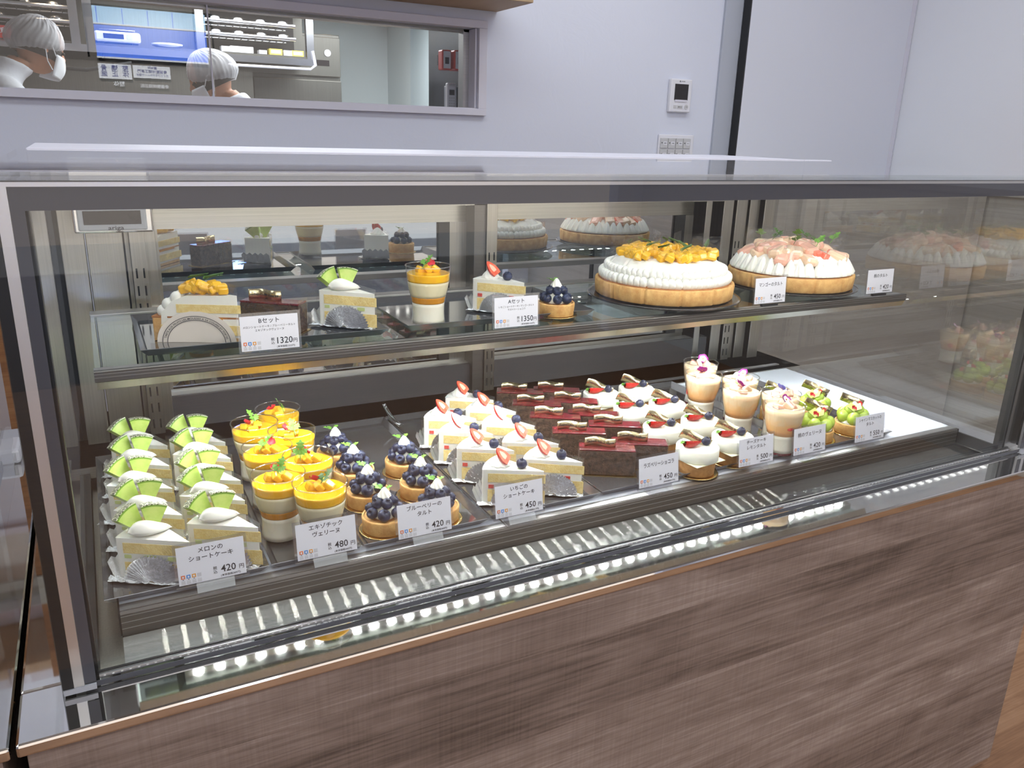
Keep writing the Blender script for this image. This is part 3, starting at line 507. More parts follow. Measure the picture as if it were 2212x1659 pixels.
part(MB().box(.2175, 1.49, .713, .72, .7086, .806), 'lower_back_panel', 'darkpanel'); part(MB().box(.2175, 1.49, .7205, .746, .8, .8065), 'sill_rail', 'alu')
part(MB().box(.1, 1.63, .616, .69, .7086, .7405), 'fan_cover', 'darkpanel')
# lower shelf
ls = part(MB().box(.0985, 1.631, .1165, .606, .7335, .7428), 'lower_shelf', 'shelfwhite')
part(MB().extx([(.1165, .7428), (.1165, .709), (.1135, .709), (.1122, .712), (.1122, .7395), (.1142, .7428)], .0985, 1.631), 'shelf_fascia', 'aludark', ls)
m = MB()
for z in (.7365, .7285, .7205): m.box(.0985, 1.631, .1116, .1123, z, z + .0008)
part(m, 'fascia_ribs', 'alu', ls); part(MB().box(.0985, 1.631, .1165, .1305, .7428, .7436), 'front_lip', 'alu', ls); part(MB().box(.6055, .6075, .113, .606, .7433, .7439), 'shelf_joint', 'aludark', ls)
part(MB().box(.0985, 1.631, .6, .612, .7335, .7475), 'rear_lip', 'silver', ls); part(MB().box(.0965, .0985, .1122, .14, .709, .743).box(1.631, 1.636, .113, .15, .709, .742), 'end_cap', 'black', ls)
# upper glass shelf
us = part(MB().box(.1035, 1.6265, .287, .628, .979, .987), 'upper_shelf', 'shelfglass')
part(MB().extx([(.2785, .9892), (.2775, .988), (.2775, .9752), (.2786, .9745), (.289, .9745), (.289, .977), (.2845, .977), (.2845, .9878), (.284, .9892)], .1025, 1.6275), 'shelf_fascia', 'aludark', us)
m = MB()
for z in (.9848, .9805): m.box(.1025, 1.6275, .2771, .2776, z, z + .0006)
part(m, 'fascia_ribs', 'alu', us)
part(MB().extx([(.2782, .9744), (.284, .9634), (.2865, .9636), (.2865, .9744)], .104, 1.626), 'lower_fascia', 'litsteel', us)
part(MB().box(.1025, 1.6275, .284, .302, .9868, .9874), 'front_clip', 'alu', us); part(MB().box(.1025, 1.6275, .618, .648, .977, .9895), 'rear_rail', 'alu', us, bevel=.001)
lh = part(MB().box(.17, 1.62, .318, .338, .9655, .9785), 'lamp_housing', 'alu', us)
m = MB()
for i in range(46): m.box(.184 + i * .0311, .195 + i * .0311, .322, .333, .9640, .9656)
part(m, 'lamp_diodes', 'led', lh)
for xs in (.187, .858, 1.532):
    part(MB().prism([(.33, .977), (.69, .977), (.69, .93), (.675, .918), (.655, .93), (.62, .955), (.36, .966), (.335, .97)], xs - .002, xs + .002, 0, Matrix(((0, 0, 1, 0), (1, 0, 0, 0), (0, 1, 0, 0), (0, 0, 0, 1)))), 'shelf_bracket', 'black', us)
# temperature display hanging under the top frame at the left
td = thing('temperature_display', 'silver temperature display with dark screen at top left inside the case', 'display', (.1525, .56, 1.127))
MB().box(-.055, .055, .004, .05, -.002, .11).build('housing', 'chrome', td, bevel=.003); MB().box(-.049, .046, -.001, .004, .002, .0385).build('front_plate', 'lacquer', td, bevel=.0035); MB().box(-.041, .038, -.002, -.0008, .0115, .032).build('screen', 'lcd', td, bevel=.001)
text('℃', .011, 'slot', td, (.0265, -.0023, .02)); text('ariga', .0085, 'ink', td, (.002, -.0014, .0062), sx=1.35)
# ------------------------------------------------------------------ small pastry pieces
def swirl(mb, r, h, mi=0, T=None, n=40, m=12, ribs=7, twist=2.2, tip=1.0, depth=.16):
    """piped rosette or kiss: ribbed, twisted, drawn to a point"""
    prof = []
    for i in range(m + 1):
        t = i / m; prof.append((max(r * (1 - t) ** .62 * (1.05 if t > .06 else .9), 1e-5), h * (t ** (1.0 if tip else .8))))
    mb.lathe(prof, n, mi, T, mod=lambda a, q, z: 1 + depth * (1 - .5 * z / h) * cos(ribs * a + twist * z / h * pi), cap=False); return mb
def leaf(mb, L, T, mi=0, lobes=3):
    """flat lobed leaflet along +x, gently cupped"""
    pts = [(0, 0)]; N = 18
    for i in range(N + 1):
        t = i / N; w = .34 * sin(pi * t) ** .7 * (1 + .38 * cos(t * 2 * pi * lobes)) ; pts.append((t, w))
    vs = [(0, 0, 0)]; fs = []
    top = [(L * t, L * w, L * (.25 * t * (1 - t) + .5 * w * w)) for t, w in pts[1:]]; bot = [(L * t, -L * w, L * (.25 * t * (1 - t) + .5 * w * w)) for t, w in pts[1:]]
    mid = [(L * t, 0, L * .25 * t * (1 - t)) for t, w in pts[1:]]; n = len(mid); vs = top + mid + bot
    for i in range(n - 1): fs += [(i, i + 1, n + i + 1, n + i), (n + i, n + i + 1, 2 * n + i + 1, 2 * n + i)]
    return mb.add(vs, fs, mi, True, T)
def sprig(mb, T, L=.014, stem=.012, mi=0):
    """three-leaved herb sprig on a thin stem"""
    b = len(mb.v); mb.tube([T @ Vector((0, 0, 0)), T @ Vector((stem * .5, 0, stem * .25)), T @ Vector((stem, 0, stem * .3))], .0006, 5, mi)
    for a, f in ((0, 1), (.95, .85), (-.95, .85)):
        leaf(mb, L * f, T @ Tm((stem * (1 if a == 0 else .55), 0, stem * .28), 0, -.25, a), mi)
    return mb
def thyme(mb, T, L=.03, mi=0, rng=random):
    mb.tube([T @ Vector((0, 0, 0)), T @ Vector((L * .5, .002, L * .12)), T @ Vector((L, 0, L * .05))], .0005, 5, mi)
    for i in range(11):
        t = .12 + i * .085
        for s in (-1, 1): leaf(mb, .0062 * (1.15 - .5 * t), T @ Tm((L * t, 0, L * .1), .3 * s, -.5, s * (.9 - .3 * t)), mi, 1)
    return mb
def basis(tip, normal, rz=0):
    """euler turning local +x to tip and local +z towards normal (both in world axes), for a parent turned by rz"""
    x = Vector(tip).normalized(); z = Vector(normal); z = (z - x * z.dot(x)).normalized(); y = z.cross(x)
    return (Matrix.Rotation(-rz, 3, 'Z') @ Matrix((x, y, z)).transposed()).to_euler()
def half_strawberry(R=.0105, L=.027):
    """half a strawberry, tip at +x, cut face up (+z)"""
    mb = MB(); N, K = 14, 12
    prof = lambda t: R * (1.02 * sin(pi * min(1, .18 + .82 * t)) ** .55 * (1 - .35 * t)) if t < 1 else .0002
    mb.grid(N, K, lambda u, v: (L * u, prof(u) * cos(pi + pi * v), prof(u) * sin(pi + pi * v)), 0)
    def cut(k0, k1, mi, z):
        mb.grid(N, 8, lambda u, v: (L * (.5 + (u - .5) * (.98 if k0 == 0 else k1 ** .8)), (2 * v - 1) * prof(u) * k1, z), mi)
    cut(0, 1, 1, 0); cut(1, .45, 2, .0002)
    return mb
def s_strip(parent, L=.062, h=.017, A=.006, loc=(0, 0, 0), rz=0, up=0, roll=0, lettering=True):
    """thin gold card standing in an S-curve, printed on its front"""
    f = lambda t: (L * (t - .5), A * sin(2 * pi * (t * 1.1 - .12)))
    o = MB().grid(28, 1, lambda u, v: (*f(u), h * v)).build('gold_strip', 'goldstrip', parent, loc, (up, roll, rz), thick=.0004)
    if lettering:
        for body, size, z, wd in (('Toujours avec le sourire', .0068, h * .55, L * .86), ('MAISON DE GATEAUX', .0028, h * .26, L * .3)):
            me = text_mesh(body, size); xs = [v.co.x for v in me.vertices]; w = max(xs) - min(xs); c = (max(xs) + min(xs)) / 2
            for v in me.vertices:
                t = .5 + (v.co.x - c) / w * wd / L; x, y = f(t); v.co = (x, y - .0005, z + v.co.y)
            if body.startswith('MAISON'): bpy.data.meshes.remove(me); continue
            me.materials.clear(); me.materials.append(M['ink']); q = bpy.data.objects.new('lettering', me); COL.objects.link(q); q.parent = o
    return o
def blueberry_mesh():
    mb = MB(); R = .0084
    mb.lathe([(1e-5, -R * .9), (R * .5, -R * .8), (R * .87, -R * .45), (R, 0), (R * .9, R * .42), (R * .62, R * .74), (R * .42, R * .84), (R * .34, R * .80), (R * .26, R * .62), (1e-5, R * .58)], 16, 0, cap=False)
    for k in range(5):
        a = k * 2 * pi / 5; u = Tm((0, 0, R * .8), 0, 0, a); mb.add([u @ Vector(p) for p in ((R * .34, -R * .15, 0), (R * .34, R * .15, 0), (R * .52, 0, R * .16), (R * .28, 0, -R * .1))], [(0, 1, 2), (0, 3, 1)], 1)
    return mb
BERRY = blueberry_mesh().build('blueberry', ['bluebe', 'bluedk']).data
bpy.data.objects.remove(bpy.data.objects['blueberry'])
def berry(parent, loc, tilt=0, rz=0, s=1):
    o = bpy.data.objects.new('blueberry', BERRY); COL.objects.link(o); o.parent = parent; o.location = loc; o.rotation_euler = (tilt, 0, rz); o.scale = (s, s, s); return o
def gold_disc(parent, r): MB().lathe([(r, 0), (r + .001, .0006), (r - .001, .0011), (r - .004, .0007), (1e-5, .0007)], 40, mod=lambda a, q, z: 1 + (.006 * cos(60 * a) if q > r - .002 else 0)).build('gold_disc', 'gold', parent)
def shell(parent, r, h, m='crust', fill='custard', fz=None, name='tart_crust'):
    fz = fz or h - .002
    MB().lathe([(r * .93, .0011), (r * .96, .0018), (r, h * .9), (r - .0006, h), (r - .0022, h + .0003), (r - .0034, h - .0005), (r - .0036, fz)], 48).build(name, m, parent)
    MB().lathe([(r - .0034, fz - .0015), (r * .6, fz + .0006), (1e-5, fz + .001)], 40, cap=False).build('baked_filling', fill, parent)
GRP = {}
# ------------------------------------------------------------------ blueberry tarts
def make_blueberry_tart(label, group):
    t = thing('blueberry_tart', label, 'tart', group=group); gold_disc(t, .0365); shell(t, .0325, .0225)
    swirl(MB(), .019, .029, T=Tm((0, 0, .0215)), ribs=6, depth=.05).build('custard_mound', 'creamw', t)
    for i in range(7):
        a = i * 2 * pi / 7 + .3; berry(t, (.0212 * cos(a), .0212 * sin(a), .0302), -.75 if i % 2 else -1.1, a - pi / 2 + (i % 3) * .3, 1.0 + .1 * (i % 3 - 1))
    for i in range(5):
        a = i * 2 * pi / 5 + .1; berry(t, (.0118 * cos(a), .0118 * sin(a), .0430), -.7 - .2 * (i % 2), a - pi / 2, .98)
    swirl(MB(), .0094, .0150, T=Tm((0, .001, .0485)), ribs=8, depth=.14).build('cream_dollop', 'cream', t)
    m = MB(); sprig(m, Tm((-.003, .003, .0575), 0, -.15, 2.7), .011, .006); leaf(m, .010, Tm((.002, .005, .0585), 0, -.4, .4)); m.build('chervil_sprig', 'herb', t)
    return t
# ------------------------------------------------------------------ dessert cups
CUPH = .096
CUPP = [(.0262, 0), (.0272, .001), (.0268, .006), (.0258, .02), (.0259, .034), (.0282, .047), (.0312, .058), (.0336, .07), (.0349, .083), (.0357, CUPH)]
def cup_r(z):
    for (r0, z0), (r1, z1) in zip(CUPP, CUPP[1:]):
        if z <= z1: return r0 + (r1 - r0) * (z - z0) / (z1 - z0)
    return CUPP[-1][0]
def make_cup(parent):
    m = MB(); m.lathe(CUPP, 48, cap=False); m.lathe([(1e-5, .0005), (.0262, 0)], 48, cap=False)
    m.lathe([(1e-5, .0048), (.022, .0046), (.0248, .007)], 48, cap=False)
    rim = [(.0357 + .0009 * cos(a), CUPH + .0009 * sin(a)) for a in [2 * pi * i / 8 for i in range(9)]]; m.lathe(rim, 48, 1, cap=False)
    m.build('cup', ['cup', 'cuprim'], parent)
def layer(parent, name, mt, z0, z1, dome=0):
    g = .0009; zs = [z0 + (z1 - z0) * i / 5 for i in range(6)]
    prof = [(1e-5, z0)] + [(cup_r(z) - g, z) for z in zs] + [(cup_r(z1) - .004, z1 - .0006), (cup_r(z1) * .5, z1 + dome), (1e-5, z1 + dome)]
    return MB().lathe(prof, 48, cap=False).build(name, mt, parent)
def chunk(parent, name, mt, loc, s, rot, sq=(1, 1, .7), bev=.16):
    return MB().box(-s * sq[0] / 2, s * sq[0] / 2, -s * sq[1] / 2, s * sq[1] / 2, -s * sq[2] / 2, s * sq[2] / 2).build(name, mt, parent, loc, rot, bevel=s * bev)
def petal(parent, loc, rot, s=.01, m='petal'):
    return MB().grid(8, 6, lambda u, v: (s * u, s * (v - .5) * 1.5 * sin(pi * (.12 + .8 * u)), s * (.3 * (v - .5) ** 2 * 4 + .25 * u * u))).build('rose_petal', m, parent, loc, rot)
def make_mango_verrine(label, group, kind=0):
    t = thing('mango_verrine', label, 'dessert cup', group=group); make_cup(t)
    layer(t, 'milk_pudding', 'milk', .0052, .0375); layer(t, 'mango_sauce', 'mangosauce', .0377, .0475); layer(t, 'pale_mousse', 'mousse', .0477, .0715); layer(t, 'mango_jelly', 'mangojelly', .0717, .0845, .001)
    for i, (x, y, s) in enumerate(((-.009, .006, .016), (.006, .011, .015), (.011, -.004, .014), (-.002, -.003, .013))): chunk(t, 'mango_cube', 'mango', (x, y, .0875 + .001 * i), s, (.3 * i, .4 - .2 * i, .5 * i))
    m = MB(); sprig(m, Tm((-.012 + .01 * (kind % 2), -.004, .0905), 0, -.55 - .15 * (kind % 3), .25 + .5 * (kind % 3)), .0155, .014); m.build('chervil_sprig', 'herbd' if kind == 3 else 'herb', t)
    petal(t, (.004 - .006 * (kind % 2), .008, .094), (.4, -.5, .6 + kind), .011)
    return t
def flower(parent, loc, rot, s=.0085, blue=False):
    m = MB(); a0 = 'bluepetal' if blue else 'violet'
    for k in range(5):
        a = k * 2 * pi / 5
        m.grid(6, 6, lambda u, v: (s * u, s * (v - .5) * 1.5 * sin(pi * (.15 + .75 * u)), s * .35 * u * u), 0, True, Tm((0, 0, 0), 0, 0, a))
        m.grid(4, 4, lambda u, v: (s * .74 * u, s * (v - .5) * 1.0 * sin(pi * (.15 + .8 * u)), s * (.12 * u * u) + .0009), 1, True, Tm((0, 0, 0), 0, 0, a))
    m.ball(s * .16, (0, 0, .001), 8, 6, 2); return m.build('edible_flower', [a0, 'violetw', 'amber'], parent, loc, rot)
def make_peach_verrine(label, group, kind=0):
    t = thing('peach_verrine', label, 'dessert cup', group=group); make_cup(t)
    layer(t, 'berry_sauce', 'berrysauce', .0052, .0095); layer(t, 'milk_pudding', 'milk', .0097, .0415); layer(t, 'peach_jelly', 'peachjelly', .0417, .0885, .001)
    for i in range(3):
        a = -1.9 + i * 1.15 + kind * .9; r = cup_r(.06) - .0024
        MB().ball(.0085, (0, 0, 0), 12, 8, 0, (.28, .75, 1.0 if i else .45)).build('strawberry_slice', 'fruitred', t, (r * cos(a), r * sin(a), .058 + .008 * (i % 2)), (0, 0, a))
    for i, (x, y, s) in enumerate(((-.012, .002, .017), (.004, .010, .019), (.012, -.005, .016), (-.002, -.009, .015))): chunk(t, 'peach_chunk', 'peach' if i % 2 else 'peachp', (x, y, .0905 + .001 * i), s, (.4 * i, .3 - .3 * i, .7 * i + kind), (1.2, .9, .55))
    flower(t, (.003, .003, .1015), (.75, .1, .2 + kind * .3), .0105, kind == 4)
    leaf_ = MB(); leaf(leaf_, .008, Tm((.009, .006, .0985), 0, -.4, .5)); leaf_.build('mint_leaf', 'herb', t)
    return t
# ------------------------------------------------------------------ wedges of layered cake (tip at origin, pointing +x)
HALF = rad(18)
def wedge_poly(L, inset=0, back=0, tipcut=0, half=HALF, n=8):
    """outline of a wedge: tip at 0, arc at radius L on the -x side; inset moves the cut faces inward"""
    d = inset / sin(half); pts = []
    Lb = L - back
    if tipcut: pts += [(-tipcut, tipcut * math.tan(half) - inset / cos(half)), (-tipcut, -tipcut * math.tan(half) + inset / cos(half))]
    else: pts.append((-d, 0))
    for i in range(n + 1):
        a = half - 2 * half * i / n
        a2 = a * (1 - inset / (Lb * half)); pts.append((-Lb * cos(a2), -Lb * sin(a2)))
    return pts
def wedge(mb, L, z0, z1, mi=0, inset=0, back=0, tipcut=0, half=HALF): 
    p = wedge_poly(L, inset, back, tipcut, half); return mb.prism(p[::1] if True else p, z0, z1, mi)
def film_wrap(parent, L, h, half=HALF, over=.006):
    c = [(-L * cos(half) - .004, -L * sin(half) * 1.02 - .0012), (.0005, -.0012), (.0016, 0), (.0005, .0012), (-L * cos(half) - .004, L * sin(half) * 1.02 + .0012)]
    m = MB()
    for (x0, y0), (x1, y1) in zip(c, c[1:]): m.grid(10, 4, lambda u, v: (x0 + (x1 - x0) * u, y0 + (y1 - y0) * u + .0005 * sin(9 * u + 4 * v), .001 + (h + over) * v))
    m.build('film_wrap', 'film', parent)
def foil_fan(parent, L, rng, half=HALF, r=.037, on=.45):
    """crinkled foil: a sheet under the slice and a pleated fan leaning on its front face"""
    m = MB(); a = half; fx, fy = -L * on * cos(a), -L * on * sin(a); T = Tm((fx, fy - .003, .0012), 0, 0, a)
    m.grid(48, 6, lambda u, v: ((r * (.12 + .88 * v)) * -cos(pi * u), -.004 - .0042 * (1 - v) + .0030 * v * (1 if round(u * 48) % 2 else -1) + .003 * v, (r * (.12 + .88 * v)) * sin(pi * u) * .92), 0, False, T)
    m.grid(24, 10, lambda u, v: (-.058 + .104 * u, -.012 + .015 * v, .0006 + .0022 * abs(sin(31 * u + 5 * v) * sin(17 * v + 9 * u)) + .004 * max(0, .25 - v)), 0, False, T)
    m.grid(24, 10, lambda u, v: (-L - .010 + .012 * u, -.032 + .064 * v, .001 + .022 * (1 - u) ** 1.5 + .0025 * (1 if round(v * 10) % 2 else -1) * (1 - u)), 0, False)
    m.build('foil_cup', 'foil', parent)
def bits(parent, L, h, mt, name, half=HALF, n=3, rng=None, z=.5):
    m = MB()
    for s in (-1, 1):
        for i in range(n):
            d = L * (.25 + .6 * i / max(1, n - 1) * (1 if n > 1 else 0)); w = rng.uniform(.008, .014); hh = rng.uniform(.003, .006)
            T = Tm((-d * cos(half), s * d * sin(half), h * z + rng.uniform(-.002, .002)), 0, 0, -s * half); m.box(-w / 2, w / 2, -.0012, .0012, -hh / 2, hh / 2, 0, T)
    m.build(name, mt, parent)
def layered(parent, L, h, half=HALF, top=.0062):
    m = MB(); wedge(m, L, .0012, h, half=half); m.build('cream_body', 'cream', parent, bevel=.0022)
    wedge(MB(), L, h * .64, h - top, 0, -.0007, .009, half=half).build('upper_sponge', 'sponge', parent)
    wedge(MB(), L, .0035, h * .42, 0, -.0007, .009, half=half).build('lower_sponge', 'sponge', parent)
def make_strawberry_slice(label, group, L=.094, h=.056):
    rng = random.Random(3); t = thing('strawberry_shortcake', label, 'cake slice', group=group); layered(t, L, h); bits(t, L, h, 'fruitred', 'strawberry_filling', n=3, rng=rng, z=.53)
    swirl(MB(), .0165, .017, T=Tm((-L * .76, 0, h - .0005)), ribs=9, twist=3, depth=.1).build('cream_rosette', 'cream', t)
    b = half_strawberry(.0115, .029).build('half_strawberry', ['straw', 'strawin', 'strawc'], t, (-L * .595, -.001, h + .0085)); b.rotation_euler = basis((-.62, .30, .72), (.42, -.72, .5), rad(-48))
    berry(t, (-L * .385, 0, h + .0068), .35, .4, 1.02); film_wrap(t, L, h); foil_fan(t, L, rng); return t
def melon_piece(parent, loc, rot, s=1.0):
    R, ri, w = .046 * s, .013 * s, .0125 * s; A = rad(20); m = MB(); N = 8
    ring = lambda r, y: [(r * sin(-A + 2 * A * i / N), y, r * cos(A - 2 * A * i / N) - ri) for i in range(N + 1)]
    def band(r0, r1, mi):
        a, b, c, d = ring(r0, -w / 2), ring(r1, -w / 2), ring(r0, w / 2), ring(r1, w / 2); n = N + 1
        m.add(a + b, [(i, i + 1, n + i + 1, n + i) for i in range(N)], mi); m.add(c + d, [(i, n + i, n + i + 1, i + 1) for i in range(N)], mi)
        m.add([a[0], b[0], d[0], c[0]], [(0, 1, 2, 3)], mi); m.add([a[-1], b[-1], d[-1], c[-1]], [(0, 3, 2, 1)], mi)
    band(ri, R * .93, 0); band(R * .93, R * .975, 1); band(R * .975, R, 2)
    a, b = ring(R, -w / 2), ring(R, w / 2); n = N + 1; m.add(a + b, [(i, i + 1, n + i + 1, n + i) for i in range(N)], 2)
    a, b = ring(ri, -w / 2), ring(ri, w / 2); m.add(a + b, [(i, n + i, n + i + 1, i + 1) for i in range(N)], 0)
    return m.build('melon_piece', ['melon', 'melonedge', 'rind'], parent, loc, rot)
def make_melon_slice(label, group, L=.094, h=.056):
    rng = random.Random(5); t = thing('melon_shortcake', label, 'cake slice', group=group); layered(t, L, h); bits(t, L, h, 'melonfill', 'melon_filling', n=3, rng=rng, z=.53)
    MB().grid(26, 18, lambda u, v: (.0235 * (2 * u - 1) * (1 + .12 * cos(2 * pi * v)), .0135 * sin(pi * u) ** .62 * cos(2 * pi * v), (.0125 if sin(2 * pi * v) > 0 else .006) * sin(pi * u) ** .5 * sin(2 * pi * v) * (1 + .25 * sin(4.2 * u + 1.2)))).build('cream_quenelle', 'cream', t, (-L * .62, -.0035, h + .005), (-.25, .10, rad(48) + .12))
    MB().ball(.013, (0, 0, 0), 18, 12, 0, (1, .9, .6)).build('cream_dollop', 'cream', t, (-L * .83, -.002, h + .004))
    melon_piece(t, (-L * .70, .007, h + .001), (-.12, .16, rad(48) + .10)); melon_piece(t, (-L * .86, .001, h + .000), (-.35, -.42, rad(48) + .62))
    film_wrap(t, L, h); foil_fan(t, L, rng, on=.5); return t
def make_choc_slice(label, group, L=.094, w=.031, h=.046):
    t = thing('raspberry_chocolate_cake', label, 'cake slice', group=group)
    MB().box(-L / 2 - .004, L / 2 + .004, -w / 2 - .004, w / 2 + .004, 0, .0008).build('gold_card', 'gold', t)
    MB().box(-L / 2, L / 2, -w / 2, w / 2, .0009, h - .0034).build('chocolate_layers', 'choc', t, bevel=.0015); MB().box(-L / 2, L / 2, -w / 2, w / 2, h - .0034, h).build('raspberry_glaze', 'raspb', t, bevel=.0014)
    s_strip(t, .052, .0165, .0045, (-.012, 0, h - .001))
    m = MB()
    for y in (-w / 2 - .0012, w / 2 + .0012): m.grid(14, 4, lambda u, v: (-L / 2 - .001 + (L + .002) * u, y + .0006 * sin(13 * u + 6 * v), .002 + (h + .003) * v))
    m.grid(4, 4, lambda u, v: (L / 2 + .0012, -w / 2 + w * u, .002 + (h + .003) * v)); m.build('film_wrap', 'film', t); return t
def make_cheese_tart(label, group):
    t = thing('lemon_cheesecake_tart', label, 'tart', group=group); gold_disc(t, .0375); shell(t, .0325, .0245, 'crustd', 'custard')
    m = MB().box(-.0335, .0335, -.0335, .0335, .0, .0011); m.build('white_chocolate_square', 'whitechoc', t, (0, 0, .0249), (0, 0, rad(4)))
    MB().lathe([(1e-5, .0262), (.0352, .0262), (.0362, .0275), (.0362, .0462), (.0345, .0482), (.02, .0484), (1e-5, .0484)], 56, cap=False).build('cheese_cream', 'creamw', t)
    b = half_strawberry(.0120, .030).build('half_strawberry', ['straw', 'strawin', 'strawc'], t, (-.0285, .003, .0590)); b.rotation_euler = basis((.93, -.34, -.05), (-.05, .45, .9))
    m = MB()
    for i in range(5): leaf(m, .008, Tm((0, 0, 0), 0, .5, pi + (i - 2) * .6) @ Matrix.Rotation(i * 1.2, 4, 'X'))
    m.build('strawberry_leaf', 'herb', b); berry(t, (.0125, -.0055, .0552), .5, .3, .95)
    s_strip(t, .056, .0165, .0045, (-.003, .0085, .0505), rad(-32), 0, .36); return t
def make_grape_tart(label, group):
    t = thing('green_grape_tart', label, 'tart', group=group); gold_disc(t, .0365); shell(t, .0325, .0225, 'crust', 'custard')
    MB().lathe([(1e-5, .021), (.028, .0215), (.0275, .0245), (.022, .03), (1e-5, .034)], 32, cap=False).build('custard_mound', 'creamw', t)
    for i in range(6):
        a = i * pi / 3 + .5; MB().ball(.0122, (0, 0, 0), 18, 12, 0, (1, 1, 1.12)).build('grape', 'grape', t, (.0205 * cos(a), .0205 * sin(a), .0335), (.5 * sin(a), .4 * cos(a), a))
    for i, (x, y) in enumerate(((-.009, .003), (.008, .006), (.001, -.008))): MB().ball(.0115, (0, 0, 0), 16, 10, 0, (1, 1, .75)).box(-.0085, .0085, -.0085, .0085, .0078, .0086, 1).build('cut_grape', ['grape', 'grapecut'], t, (x, y, .047), (.5 - .5 * i, .4 * i - .3, i))
    swirl(MB(), .007, .011, T=Tm((.001, .001, .052)), ribs=7).build('cream_dollop', 'cream', t)
    for i, (x, y, z) in enumerate(((.004, -.006, .056), (-.016, -.004, .050), (.019, .004, .048))): petal(t, (x, y, z), (.9, -.6, -1.2 + i * 1.3), .0085)
    s_strip(t, .056, .0165, .006, (.006, .013, .053), rad(-32), -.1, .36); return t
